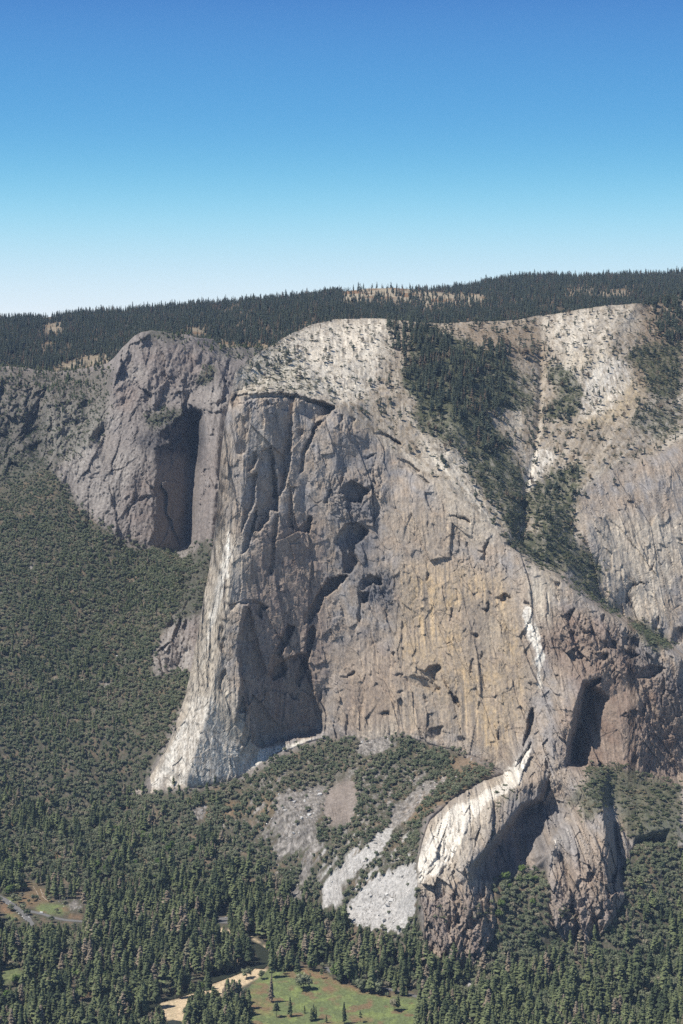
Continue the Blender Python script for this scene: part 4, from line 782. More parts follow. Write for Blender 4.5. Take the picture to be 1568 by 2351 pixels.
#@@HAZE
hz = bpy.data.meshes.new('haze'); bm = bmesh.new(); bmesh.ops.create_cube(bm, size=1); bm.to_mesh(hz); bm.free()
ho = bpy.data.objects.new('haze', hz); C.objects.link(ho); ho['kind'] = 'stuff'; ho['label'] = 'thin blue mountain air'; ho.scale = (12000, 12600, 1520); ho.location = (0, 5800, 700)
hm = bpy.data.materials.new('air'); hm.use_nodes = True; ht = hm.node_tree; ht.nodes.clear(); out = ht.nodes.new('ShaderNodeOutputMaterial'); pv = ht.nodes.new('ShaderNodeVolumePrincipled')
pv.inputs['Color'].default_value = (.5, .68, 1, 1); pv.inputs['Density'].default_value = 1.35e-5; pv.inputs['Anisotropy'].default_value = .0; ht.links.new(pv.outputs[0], out.inputs['Volume']); hz.materials.append(hm)
scene.cycles.max_bounces = 4; scene.cycles.diffuse_bounces = 2; scene.cycles.volume_bounces = 0; scene.cycles.use_denoising = False
#@@TREES
def arr_mesh(name, V, Fc, mats, mi=None):
    me = bpy.data.meshes.new(name); me.from_pydata([tuple(v) for v in V], [], Fc); me.update()
    for m in mats: me.materials.append(m)
    if mi is not None: me.polygons.foreach_set('material_index', mi)
    return me
def trunk_geo(h, r, n=6, bend=0, rnd=random):
    V, Fc = [], []
    lv = [0, .06, .3, .65, 1]
    for k, t in enumerate(lv):
        rr = r*(1.35 if k == 0 else 1)*(1-t*.9)
        for i in range(n):
            a = 2*math.pi*i/n; V.append((math.cos(a)*rr+bend*t*t, math.sin(a)*rr, h*t))
    for k in range(len(lv)-1):
        for i in range(n):
            j = (i+1) % n; Fc.append((k*n+i, k*n+j, k*n+n+j, k*n+n+i))
    return V, Fc
def conifer_crown(seed, width=.14, low=.12, whorls=17, br=8, droop=.35, ragged=.35, gap=0):
    """drooping branch sprays round a stem, of height 1"""
    r_ = random.Random(seed); V, Fc = [], []
    for w in range(whorls):
        t = (w+r_.random()*.5)/whorls; z = low+(1-low)*t
        prof = (1-t)**.62*(.6+.4*min(1, t*5+.3))
        if gap and r_.random() < gap: continue
        for b in range(br):
            if r_.random() < .08+gap: continue
            a = 2*math.pi*(b+r_.random()*.8)/br+w*1.7
            L = width*prof*(1+ragged*(r_.random()*2-1))+.012
            wd = L*.42+.006; dz = -droop*L*(0.6+.8*r_.random()); up = .035*(1-t*.4)
            ca, sa = math.cos(a), math.sin(a); i = len(V)
            V += [(0, 0, z+up), (ca*L*.55-sa*wd, sa*L*.55+ca*wd, z+dz*.4+r_.uniform(-.01, .01)), (ca*L, sa*L, z+dz), (ca*L*.55+sa*wd, sa*L*.55-ca*wd, z+dz*.4+r_.uniform(-.01, .01)), (ca*L*.5, sa*L*.5, z-.03+dz*.9), (ca*L*.62, sa*L*.62, z+up*.9)]
            Fc += [(i, i+1, i+5), (i+1, i+2, i+5), (i+2, i+3, i+5), (i+3, i, i+5), (i, i+4, i+2)]
    i = len(V); V += [(-.006, 0, .93), (.006, 0, .93), (0, .006, .93), (0, 0, 1.02)]; Fc += [(i, i+1, i+3), (i+1, i+2, i+3), (i+2, i, i+3)]
    return V, Fc
def ico(c, r, rnd, sub=1, sq=.8):
    bm = bmesh.new(); bmesh.ops.create_icosphere(bm, subdivisions=sub, radius=1)
    V = []
    for v in bm.verts:
        k = r*(1+rnd.uniform(-.22, .22)); V.append((c[0]+v.co.x*k, c[1]+v.co.y*k, c[2]+v.co.z*k*sq))
    Fc = [tuple(v.index for v in f.verts) for f in bm.faces]; bm.free(); return V, Fc
def oak_crown(seed, lumps=8, leaves=170, wide=.5, z0=.3):
    """a broken round crown of many leaf clumps, of height 1"""
    r_ = random.Random(seed); V, Fc = [], []; cs = []
    for k in range(lumps):
        a = r_.random()*6.28; d = wide*.62*math.sqrt(r_.random()) if k else 0
        z = z0+.2+(.42*(1-d/wide*.8))*r_.random()+.05; rr = r_.uniform(.15, .25)*(wide/.5)**.5
        cs.append(((d*math.cos(a), d*math.sin(a), min(z, .82)), rr))
    for c, rr in cs:
        v, f = ico(c, rr*.82, r_); i = len(V); V += v; Fc += [tuple(q+i for q in t) for t in f]
    for k in range(leaves):
        c, rr = r_.choice(cs); u = Vector((r_.gauss(0, 1), r_.gauss(0, 1), r_.gauss(.25, 1))).normalized()
        p = Vector(c)+u*rr*r_.uniform(.8, 1.12); s = r_.uniform(.035, .075)
        t1 = u.orthogonal().normalized(); t1.rotate(Matrix.Rotation(r_.random()*6.28, 3, u)); n2 = (u+Vector((r_.gauss(0, .5), r_.gauss(0, .5), r_.gauss(0, .5)))).normalized(); t2 = n2.cross(t1)
        i = len(V); V += [tuple(p+t1*s), tuple(p+t2*s), tuple(p-t1*s+u*s*.4), tuple(p-t2*s)]; Fc.append((i, i+1, i+2, i+3))
    return V, Fc
def limbs(seed, h=.55, r=.028):
    r_ = random.Random(seed); V, Fc = trunk_geo(h, r)
    for k in range(4):
        a = r_.random()*6.28; z = h*(.45+.12*k); L = .22; i = len(V); ex = (math.cos(a)*L, math.sin(a)*L, z+.2); q = r*.45
        V += [(q, 0, z), (-q*.5, q, z), (-q*.5, -q, z), ex]; Fc += [(i, i+1, i+3), (i+1, i+2, i+3), (i+2, i, i+3)]
    return V, Fc
def snag(seed):
    r_ = random.Random(seed); V, Fc = trunk_geo(1, .014)
    for k in range(26):
        a = r_.random()*6.28; z = .3+.68*r_.random(); L = .1*(1.15-z)+.02; i = len(V); q = .004
        V += [(q, 0, z), (-q, q, z), (-q, -q, z), (math.cos(a)*L, math.sin(a)*L, z+.03)]; Fc += [(i, i+1, i+3), (i+1, i+2, i+3), (i+2, i, i+3)]
    return V, Fc
def joined(a, b):
    V = list(a[0]); i = len(V); V += b[0]; F = list(a[1])+[tuple(q+i for q in f) for f in b[1]]
    return V, F, [0]*len(a[1])+[1]*len(b[1])
def species(pref, crowns, trunks, leafm):
    """for each variant: crown mesh, trunk mesh, and both joined for the far mass"""
    out = []
    for k, (c, t) in enumerate(zip(crowns, trunks)):
        cm = arr_mesh(pref+'_crown', c[0], c[1], [leafm]); tm = arr_mesh(pref+'_trunk', t[0], t[1], [M_BARK])
        V, Fc, mi = joined(c, t); jm = arr_mesh(pref+'_whole', V, Fc, [leafm, M_BARK], mi)
        out.append((cm, tm, jm))
    return out
PINE = species('pine', [conifer_crown(1, .12, .20, 17, 8, .35, .55), conifer_crown(2, .145, .26, 15, 8, .3, .6, .08), conifer_crown(3, .095, .14, 18, 7, .4, .5), conifer_crown(4, .15, .38, 11, 8, .1, .65, .14), conifer_crown(5, .13, .18, 17, 8, .4, .6, .05)], [trunk_geo(.97, .0125) for _ in range(5)], M_PINE)
FIR = species('fir', [conifer_crown(11, .11, .08, 14, 7), conifer_crown(12, .14, .12, 13, 7, .3, .45, .06), conifer_crown(13, .12, .2, 12, 7, .3, .5, .1), conifer_crown(14, .24, .25, 10, 8, .1, .6, .1)], [trunk_geo(.97, .013, 5) for _ in range(4)], M_FIR)
OAK = species('oak', [oak_crown(21), oak_crown(22, 10, 190, .55, .22), oak_crown(23, 6, 150, .42, .3), oak_crown(24, 9, 180, .6, .18)], [limbs(k) for k in range(4)], M_OAKL)
MAPLE = species('maple', [oak_crown(31, 10, 260, .46, .22), oak_crown(32, 9, 260, .4, .25)], [limbs(k+9) for k in range(2)], M_MAPLE)
SHRUBM = [arr_mesh('shrub', *oak_crown(41, 4, 60, .7, .0), [M_SHRUB]), arr_mesh('shrub', *oak_crown(42, 5, 70, .9, -.1), [M_SHRUB])]
SNAGM = [arr_mesh('snag', *snag(51), [M_DEAD]), arr_mesh('snag', *snag(52), [M_DEAD])]
def boulder(seed):
    r_ = random.Random(seed); bm = bmesh.new()
    for _ in range(13):
        u = Vector((r_.gauss(0, 1), r_.gauss(0, 1), r_.gauss(0, .8))).normalized()*r_.uniform(.4, .6); bm.verts.new((u.x*1.2, u.y, u.z*.75+.25))
    bmesh.ops.convex_hull(bm, input=bm.verts[:]); bmesh.ops.delete(bm, geom=[v for v in bm.verts if not v.link_faces], context='VERTS')
    bmesh.ops.bevel(bm, geom=bm.edges[:], offset=.04, affect='EDGES', clamp_overlap=True)
    me = bpy.data.meshes.new('boulder'); bm.to_mesh(me); bm.free(); me.materials.append(M_STONE); return me
ROCKM = [boulder(k) for k in range(61, 66)]

def scatter(V, P, dens, seed, area='xy'):
    """Poisson scatter over a sheet: dens(px, py, X, Y, Z, slope) per square metre"""
    r_ = np.random.default_rng(seed)
    a, b_, c, d = V[:-1, :-1], V[1:, :-1], V[1:, 1:], V[:-1, 1:]
    n = np.cross(c-a, d-b_)*.5; axy = np.abs(n[..., 2]); at = np.linalg.norm(n, axis=-1)
    slope = axy/np.maximum(at, 1e-6)
    pc = .25*(P[:-1, :-1]+P[1:, :-1]+P[1:, 1:]+P[:-1, 1:]); ctr = .25*(a+b_+c+d)
    lam = np.abs(pc[..., 0]-790 < 1400)*dens(pc[..., 0], pc[..., 1], ctr[..., 0], ctr[..., 1], ctr[..., 2], slope)*axy
    k = r_.poisson(np.clip(lam, 0, 6))
    idx = np.repeat(np.arange(k.size), k.reshape(-1))
    i, j = np.unravel_index(idx, k.shape); u = r_.random(len(idx))[:, None]; v = r_.random(len(idx))[:, None]
    p = (a[i, j]*(1-u)+d[i, j]*u)*(1-v)+(b_[i, j]*(1-u)+c[i, j]*u)*v
    return p, pc[i, j], r_
def thin_out(p, dmin, r_):
    """drop points closer than dmin on a hash grid"""
    g = np.floor(p[:, :2]/dmin).astype(np.int64); key = g[:, 0]*1000003+g[:, 1]; o = r_.permutation(len(p)); _, f = np.unique(key[o], return_index=True)
    return np.sort(o[f])
def vis(p):   # in or near the frame
    px = CX+F*p[:, 0]/p[:, 1]; py = HY+F*(CAMZ-p[:, 2])/p[:, 1]
    return px, py
src = {}
def pool(key, meshes):
    col = bpy.data.collections.new(key+'_forms')
    for k, me in enumerate(meshes):
        o = bpy.data.objects.new(f'{key}_form_{k:02d}', me); col.objects.link(o)
    src[key] = col; return col
def mass(name, key, pts, scl, wid, rot, idx, label=None):
    me = bpy.data.meshes.new(name); me.vertices.add(len(pts)); me.vertices.foreach_set('co', np.asarray(pts, np.float32).reshape(-1))
    for nm, a, t in (('scl', scl, 'FLOAT'), ('wid', wid, 'FLOAT'), ('rot', rot, 'FLOAT'), ('idx', idx, 'INT')):
        at = me.attributes.new(nm, t, 'POINT'); at.data.foreach_set('value', np.asarray(a).astype(np.int32 if t == 'INT' else np.float32))
    o = bpy.data.objects.new(name, me); C.objects.link(o); o['kind'] = 'stuff'
    if label: o['label'] = label
    ng = bpy.data.node_groups.new(name, 'GeometryNodeTree'); ng.interface.new_socket('Geometry', in_out='INPUT', socket_type='NodeSocketGeometry'); ng.interface.new_socket('Geometry', in_out='OUTPUT', socket_type='NodeSocketGeometry')
    N = ng.nodes.new; Lk = ng.links.new; gi = N('NodeGroupInput'); go = N('NodeGroupOutput'); ip = N('GeometryNodeInstanceOnPoints'); ci = N('GeometryNodeCollectionInfo')
    ci.inputs['Collection'].default_value = src[key]; ci.inputs['Separate Children'].default_value = True; ci.inputs['Reset Children'].default_value = True
    mp = N('GeometryNodeMeshToPoints'); Lk(gi.outputs[0], mp.inputs['Mesh']); Lk(mp.outputs[0], ip.inputs['Points']); Lk(ci.outputs[0], ip.inputs['Instance']); ip.inputs['Pick Instance'].default_value = True
    def na(nm, t='FLOAT'):
        n = N('GeometryNodeInputNamedAttribute'); n.data_type = t; n.inputs['Name'].default_value = nm; return [s for s in n.outputs if s.enabled and s.name == 'Attribute'][0]
    Lk(na('idx', 'INT'), ip.inputs['Instance Index'])
    cx = N('ShaderNodeCombineXYZ'); Lk(na('rot'), cx.inputs['Z']); Lk(cx.outputs[0], ip.inputs['Rotation'])
    cs = N('ShaderNodeCombineXYZ'); w = na('wid'); Lk(w, cs.inputs['X']); Lk(w, cs.inputs['Y']); Lk(na('scl'), cs.inputs['Z']); Lk(cs.outputs[0], ip.inputs['Scale'])
    Lk(ip.outputs[0], go.inputs[0])
    md = o.modifiers.new('instances', 'NODES'); md.node_group = ng
    return o
pool('pine', [t[2] for t in PINE]); pool('fir', [t[2] for t in FIR]); pool('oak', [t[2] for t in OAK]); pool('maple', [t[2] for t in MAPLE]); pool('shrub', SHRUBM); pool('snag', SNAGM); pool('rock', ROCKM)

def tag(o, label, cat, group=None):
    o['label'] = label; o['category'] = cat
    if group: o['group'] = group
    return o
# ---- where everything grows
KEEP = np.clip(np.maximum(np.maximum(SAND, RIVM), np.maximum(MEADOW*.9, MEADOW2))+ROADM*1.2+SCM*.75+SLABG+zone([Z3((230,340),(400,390),(450,470),(560,540),(800,550),(790,720),(250,720),(0,560),(0,500),(170,520),(130,470),(230,440)), Z3((0,520),(40,530),(250,720),(60,720),(-40,640)), Z1((830,250),(900,250),(1040,340),(1050,420),(1000,390),(880,330))], 2), 0, 1)
STRICT = zone([Z1((85,900),(250,850),(480,770),(560,720),(700,650),(830,600),(1030,590),(900,700),(830,740),(790,690),(770,690),(660,680),(650,780),(560,760),(470,740),(380,830),(330,840),(310,920),(290,1060),(150,1055)),
    Z1((880,360),(960,380),(1040,430),(1030,560),(920,600),(900,590),(930,560),(950,500),(900,430)), Z2((180,700),(330,700),(560,740),(800,780),(1100,820),(1080,1030),(600,1040),(560,900),(470,900),(450,1020),(380,1020),(360,880),(260,920),(180,1000)), Z1((1000,600),(1050,690),(1200,700),(1280,760),(1200,740),(1100,750),(980,760),(960,860),(900,900),(890,790),(930,700))], 1)
def clear_of(p, q, h, mask, lim=.5, top=.95):
    ok = np.ones(len(p), bool)
    if mask is STRICT:
        for t in (.35, .55, .75, .9):
            for s in (-1, 1): ok &= samp(mask, q[:, 0]+s*.13*(1.1-t)*F*h/p[:, 1], q[:, 1]-F*h*t/p[:, 1]*.95) < lim
    for t in (.25, .45, .65, .85, top):
        ok &= samp(mask, q[:, 0], q[:, 1]-F*h*t/p[:, 1]*.95) < lim
    return ok

def d_conf(px, py, X, Y, Z, sl):
    n = fbm(X/55, Y/55, 3, 700)+.8*fbm(X/190, Y/230, 2, 702)*(Z > 30)
    d = .0125*samp(M_CONF, px, py)*(1-samp(OPENF, px, py)*np.where(py > 1990, 1, .97))*(1-samp(THIN, px, py))*np.clip(.95+2.4*n, .05, 2)
    d = np.where(py > 2000, d*.68, d)
    d += .013*samp(STAND, px, py)*(1-samp(SAND, px, py)*.6)*(samp(RIVM, px, py) < .05)
    d = d*np.where((px < 420) & (py < 1900), .6, 1)*(1-screef(px, py, X, Y))
    return d*(sl > .35)*(samp(WALLG, px, py) < .5)*(samp(ROADM, px, py) < .05)+.0045*samp(M_RIM, px, py)*np.clip(1+2*n, .2, 2)
def d_oak(px, py, X, Y, Z, sl):
    n = fbm(X/30, Y/30, 4, 710)
    d = .032*samp(M_OAK, px, py)*(1-.94*np.where(py > 2150, samp(OPENF, px, py), screef(px, py, X, Y)))*(1-.9*samp(ROADM, px, py))*(1-.9*samp(SLABG, px, py))*(1-.8*samp(THIN, px, py))*np.clip(1.1+2.2*n, 0, 2)
    d += .02*samp(M_BRG, px, py)*np.clip(.6+2*n, 0, 2)
    return d*(sl > .2)*(samp(ROADM, px, py) < .05)*(samp(RIVM, px, py) < .05)
def front(p, P_, V_, marg=40):
    return np.ones(len(p), bool)
INF = lambda px, py, m=255: (px > -m) & (px < 1568+m) & (py < 2351+190)
# pines and oaks of the valley
pp, pq, r1 = scatter(VG, PG, d_conf, 1); k = thin_out(pp, 4.5, r1); pp, pq = pp[k], pq[k]
k = INF(pq[:, 0], pq[:, 1]); pp, pq = pp[k], pq[k]
hgt = r1.uniform(.5, 1.15, len(pp))*np.interp(pp[:, 2], [0, 40, 120, 400], [43, 32, 21, 18])*np.where(samp(THIN, pq[:, 0], pq[:, 1]) > .3, .75, 1)
hgt *= np.where(r1.random(len(pp)) < .2, .6, 1)
hgt = np.where(samp(STAND, pq[:, 0], pq[:, 1]) > .35, hgt*.85, hgt)
k = (clear_of(pp, pq, hgt, KEEP) & clear_of(pp, pq, hgt, STRICT)) | ((samp(STAND, pq[:, 0], pq[:, 1]) > .35) & clear_of(pp, pq, hgt, STRICT))
k2 = ~k & (r1.random(len(pp)) < .9)
hgt2 = hgt*.42; k3 = ~k & clear_of(pp, pq, hgt2, KEEP); hgt = np.where(k3, hgt2, hgt); k = k | k3
pp, pq, hgt = pp[k], pq[k], hgt[k]
po, oq, r2 = scatter(VG, PG, d_oak, 2); k = thin_out(po, 3.2, r2); po, oq = po[k], oq[k]
k = INF(oq[:, 0], oq[:, 1]); po, oq = po[k], oq[k]
oh = r2.uniform(5., 10.5, len(po))*np.interp(po[:, 2], [0, 30, 150], [1.25, 1.05, .95])*np.where(po[:, 1] > 4400, .8, 1)
k = clear_of(po, oq, oh, KEEP) | ((r2.random(len(po)) < .22) & (oq[:, 1] < 2150)); po, oq, oh = po[k], oq[k], oh[k]
print('trees', len(pp), len(po), time.time()-T0)
# trees and brush on the massif
def d_efir(px, py, X, Y, Z, sl):
    n = fbm(X/50, Y/60, 3, 720)
    n2 = fbm(X/20, Y/26, 2, 722)
    gx = px+14*fbm(X/50, Y/60, 3, 724); gy = py+14*fbm(X/50+9, Y/60, 3, 725)
    d = .0068*sst(.25, .8, samp(M_GROVE, gx, gy))*np.clip(.75+2.8*n+2.2*n2, .02, 2)+.0042*samp(M_TOPTREE, gx, gy)*np.clip(1+2.2*n+n2, .05, 2)+.0019*samp(M_SCAT, gx, gy)*np.clip(.6+2.6*n+1.5*n2, 0, 3)*(1-.7*samp(K_BRIGHT, px, py))+.0018*samp(M_BRUSH, gx, gy)*np.clip(1+2*n2, 0, 2)
    return d*(sl > .3)
def d_eshrub(px, py, X, Y, Z, sl):
    n = fbm(X/22, Y/30, 4, 730)
    d = .024*samp(M_BRUSH, px, py)*np.clip(.8+2.2*n, 0, 2)+.009*samp(M_SCAT, px, py)*np.clip(5.*n-.2, 0, 3)+.0035*samp(K_SLAB, px, py)*np.clip(n*4, 0, 2)
    return d*(sl > .12)
pe, eq, r3 = scatter(VE, PE_, d_efir, 3); k = thin_out(pe, 3.5, r3); pe, eq = pe[k], eq[k]
low = eq[:, 1] > 1330
eh = r3.uniform(.55, 1.1, len(pe))*np.where(samp(M_GROVE, eq[:, 0], eq[:, 1]) > .3, 30, 17)*np.where(low, .5, 1)
ps, sq_, r4 = scatter(VE, PE_, d_eshrub, 4)
sh = r4.uniform(1.4, 3.6, len(ps))*np.where(sq_[:, 1] > 1180, 1.5, 1)
# forest of the plateau
def d_fir(px, py, X, Y, Z, sl):
    n = fbm(X/140, Y/260, 3, 740)
    return np.interp(Y, [4800, 6000, 9500], [.0062, .0042, .0030])*(1-.9*samp(F_BARE, px+26*fbm(X/260, Y/500, 3, 606), py+5*fbm(X/200, Y/500, 3, 607)))*np.clip(1.1+2.4*n, .12, 2)
pf, fq, r5 = scatter(VF, PF, d_fir, 5); k = (fq[:, 0] > -500) & (fq[:, 0] < 2050); pf, fq = pf[k], fq[k]
px_, py_ = vis(pf); k = py_ < curve([(x, min(y, 2000)) for x, y in GTOP if x < 560]+[(600, 830), (1830, 760)], px_)+25; k &= ~((px_ > 560) & (py_ > curve(ETOP, px_)+25)); pf, fq = pf[k], fq[k]
fh = r5.uniform(.4, 1.1, len(pf))**1.0*(1+.35*(r5.random(len(pf)) < .08))*32
k = clear_of(pf, fq, fh, F_BARE, .3, .9) | (r5.random(len(pf)) < .34); pf, fq, fh = pf[k], fq[k], fh[k]
print('counts', len(pe), len(ps), len(pf), time.time()-T0)
def rz(r_, n): return r_.uniform(0, 6.28, n)
mass('fir_forest', 'fir', np.concatenate([pf, pe[~low]]), np.concatenate([fh, eh[~low]]), np.concatenate([fh*1.15, eh[~low]*1.25]), rz(r5, len(pf)+(~low).sum()), np.concatenate([r5.integers(0, 3, len(pf)), np.where((samp(M_GROVE, eq[~low][:, 0], eq[~low][:, 1]) < .4) & (r5.random((~low).sum()) < .75), 3, r5.integers(0, 3, (~low).sum()))]), 'dark fir forest covering the plateau behind the summit and the summit gullies')
mass('shrubs', 'shrub', ps, sh, sh*r4.uniform(1.3, 2.6, len(ps)), rz(r4, len(ps)), r4.integers(0, 2, len(ps)), 'low green and brown scrub growing on the pale summit slabs and ledges')
#@@INDIVIDUALS
# the largest 300 pines and 300 oaks in view are objects of their own, the rest one mass each
def pick_largest(p, q, h, n, ok=None):
    px, py = vis(p); inside = (px > 2) & (px < 1566) & (py > 700) & (py-F*h/p[:, 1] < 2345)
    frac = np.clip((2351-(py-F*h/p[:, 1]))/np.maximum(F*h/p[:, 1], 1), 0, 1)
    size = h/p[:, 1]*frac*inside
    if ok is not None: size = size*ok
    o = np.argsort(-size)[:n]; m = np.zeros(len(p), bool); m[o] = True; return m
def tree_thing(name, cm, tm, loc, h, w, rot, label, cat, group):
    o = bpy.data.objects.new(name, None); C.objects.link(o); o.location = loc; o.rotation_euler = (0, 0, rot); o.scale = (w, w, h); o.empty_display_size = .1
    tag(o, label, cat, group)
    for nm, me in (('crown', cm), ('trunk', tm)):
        c = bpy.data.objects.new(nm, me); C.objects.link(c); c.parent = o
    return o
ml = pick_largest(pp, pq, hgt, 292)
def pine_zone(x, y):
    if samp(MEADOW, np.array([x]), np.array([y]))[0] > .4: return ('tall pine of the stand growing on the green meadow', 'pines standing on the meadow')
    if x < 370: return ('dark pine in the dense forest left of the sandbar', 'pines left of the sandbar')
    if x < 640: return ('dark pine crowded beside the river and its sandbar', 'pines along the river')
    if x < 960: return ('dark pine along the road and edge of the meadow', 'pines edging the meadow')
    return ('dark pine in the forest below the two rock buttresses', 'pines below the buttresses')
for i in np.where(ml)[0]:
    v = int(r1.integers(0, 5)); x, y = pq[i]; lb, gr = pine_zone(x, y)
    tree_thing('pine_tree', PINE[v][0], PINE[v][1], (pp[i][0], pp[i][1], pp[i][2]-.4), hgt[i], hgt[i]*r1.uniform(1.05, 1.55), r1.uniform(0, 6.28), lb, 'pine', gr)
k = ~ml; n = int(k.sum())
mass('pine_forest', 'pine', pp[k]-[0, 0, .4], hgt[k], hgt[k]*r1.uniform(1.0, 1.55, n), rz(r1, n), r1.integers(0, 5, n), 'dark pine forest filling the valley floor and the shaded left slope')
mo = pick_largest(po, oq, oh, 285)
def oak_zone(x, y):
    if x < 340: return ('round green oak among the pines left of the meadow', 'oaks on the left valley floor')
    if x < 960: return ('round green oak on the talus left of the buttresses', 'oaks on the central talus')
    if x < 1260: return ('round green oak between the two rock buttresses', 'oaks between the buttresses')
    return ('round green oak on the slope right of the second buttress', 'oaks on the right slope')
for i in np.where(mo)[0]:
    v = int(r2.integers(0, 4)); x, y = oq[i]; lb, gr = oak_zone(x, y)
    tree_thing('oak_tree', OAK[v][0], OAK[v][1], (po[i][0], po[i][1], po[i][2]-.3), oh[i], oh[i]*r2.uniform(.95, 1.25), r2.uniform(0, 6.28), lb, 'oak', gr)
k = ~mo
pt = np.concatenate([po[k], pe[low]]); hh = np.concatenate([oh[k], eh[low]*1.0]); n = len(pt)
mass('oak_woodland', 'oak', pt-[0, 0, .4], hh, hh*r2.uniform(.95, 1.3, n), rz(r2, n), r2.integers(0, 4, n), 'olive green oak scrub covering the talus slopes at the foot of the cliffs')
# dead grey trees among the pines
def d_snag(px, py, X, Y, Z, sl): return (.0004*samp(M_CONF, px, py)+.004*zsn(px, py))*(1-samp(OPENF, px, py))*(sl > .4)
ZSN = zone([C5((230,880),(430,880),(440,1010),(250,1020)), [.4]+C5((250,480),(360,480),(360,620),(250,620)), [.3]+C3((180,780),(300,700),(320,900),(220,1000)), [.2]+C6((560,800),(900,600),(1100,900),(700,1100))], 10)
zsn = lambda x, y: samp(ZSN, x, y)
pn, nq, r6 = scatter(VG, PG, d_snag, 6); k = INF(nq[:, 0], nq[:, 1]); pn = pn[k]; nh = r6.uniform(14, 32, len(pn))*np.interp(pn[:, 2], [0, 100], [1, .7])
n = min(len(pn), 4000); o_ = np.argsort(-nh/pn[:, 1])
px, py = vis(pn); sel = [i for i in np.argsort(pn[:, 1]) if 0 < px[i] < 1568 and py[i] < 2351][:60]
for i in sel:
    o = bpy.data.objects.new('dead_tree', SNAGM[i % 2]); C.objects.link(o); o.location = pn[i]-np.array([0, 0, .3]); o.scale = (nh[i],)*3; o.rotation_euler = (0, 0, r6.uniform(0, 6)); tag(o, 'bare grey dead tree standing among the dark pines', 'dead tree', 'dead trees among the pines')
msk = np.ones(len(pn), bool); msk[sel] = False; n = int(msk.sum())
mass('dead_forest', 'snag', pn[msk], nh[msk], nh[msk], rz(r6, n), r6.integers(0, 2, n), 'scattered bare grey dead trees on the wooded slopes')
# talus blocks
def d_rock(px, py, X, Y, Z, sl):
    s = samp(SCREE, px, py); return (.02*s+.002*samp(DEBRIS, px, py)+.0012*samp(THIN, px, py))*np.clip(1+2*fbm(X/25, Y/25, 2, 750), .1, 3)*(py > 1500)
pr, rq, r7 = scatter(VG, PG, d_rock, 7); rs = .9+np.random.default_rng(70).pareto(2.3, len(pr))*1.1; rs = np.clip(rs, .8, 9)
rs *= np.where((rq[:, 1] > 2040) & (rq[:, 0] > 700), 1.5, 1.)
px, py = vis(pr); big = np.argsort(-np.where((px > 0) & (px < 1568) & (py < 2345), rs/pr[:, 1], 0))[:120]
for i in big:
    o = bpy.data.objects.new('boulder', ROCKM[i % 5]); C.objects.link(o); o.location = pr[i]-np.array([0, 0, rs[i]*.15]); o.scale = (rs[i],)*3; o.rotation_euler = (r7.uniform(-.4, .4), r7.uniform(-.4, .4), r7.uniform(0, 6))
    x, y = rq[i]
    lb, gr = (('big pale boulder lying on the white scree beside the left buttress', 'boulders on the white scree') if x > 735 else ('grey boulder on the narrow scree chutes under the cliff', 'boulders on the grey chutes') if x > 560 else ('pale boulder in the clearing beside the road', 'boulders in the roadside clearing'))
    tag(o, lb, 'boulder', gr)
msk = np.ones(len(pr), bool); msk[big] = False; n = int(msk.sum())
mass('rubble', 'rock', pr[msk]-np.array([0, 0, .2]), rs[msk], rs[msk], rz(r7, n), r7.integers(0, 5, n), 'pale granite rubble of the scree slopes')
print('individuals', len(pn), len(pr), time.time()-T0)

# ---- meadow trees placed one by one: x, y of the foot, height, kind, label
def at(px, py): 
    x, y, z = floor_pt(px, py, 0); return (x, y, -.2)
HAND = [
 ('pine', 790, 2350, 34, 2, 'lone slender pine standing in the middle of the open meadow'),
 ('pine', 827, 2347, 19, 3, 'short bushy pine in the meadow beside the lone slender pine'),
 ('pine', 749, 2348, 13, 4, 'small young pine between the meadow stand and the lone pine'),
 ('pine', 914, 2319, 25, 1, 'dark pine with a grey neighbour near the right end of the meadow'),
 ('pine', 738, 2246, 18, 3, 'dark pine on the orange upper rim of the meadow'),
 ('pine', 624, 2244, 48, 0, 'tallest slender pine at the river bend beside the meadow'),
 ('pine', 683, 2243, 37, 1, 'broad pine at the top left corner of the meadow'),
 ('pine', 623, 2301, 42, 2, 'tall narrow pine alone on the left side of the meadow'),
 ('maple', 776, 2251, 29, 0, 'largest bright green broadleaf tree on the upper rim of the meadow'),
 ('maple', 808, 2256, 21, 1, 'round bright green broadleaf tree right of the largest one'),
 ('oak', 828, 2274, 20, 1, 'dark round oak above the long shadow on the upper meadow'),
 ('oak', 866, 2280, 24, 3, 'dark spreading oak at the meadow rim beside the road'),
 ('oak', 697, 2271, 27, 1, 'dark spreading oak at the left side of the meadow'),
 ('maple', 719, 2229, 20, 0, 'green broadleaf tree left of the road bend above the meadow'),
 ('oak', 852, 2272, 17, 0, 'smaller oak between two dark oaks at the meadow rim'),
 ('oak', 812, 2266, 12, 2, 'small low oak beneath the round bright green tree'),
 ('oak', 905, 2321, 19, 2, 'thin grey green tree beside the dark pine on the meadow'),
 ('oak', 600, 2247, 14, 0, 'small oak on the grass beside the upper sandbar'),
 ('oak', 566, 2246, 17, 3, 'grey willow growing on the middle of the sandbar'),
 ('oak', 52, 2092, 16, 3, 'round dark oak between the two roads at the left'),
 ('oak', 62, 2101, 12, 1, 'small dark oak at the fork of the two roads'),
 ('maple', 620, 2188, 22, 1, 'bright green broadleaf tree above the river pool'),
 ('maple', 690, 2190, 25, 0, 'bright green broadleaf tree in the forest above the meadow'),
]
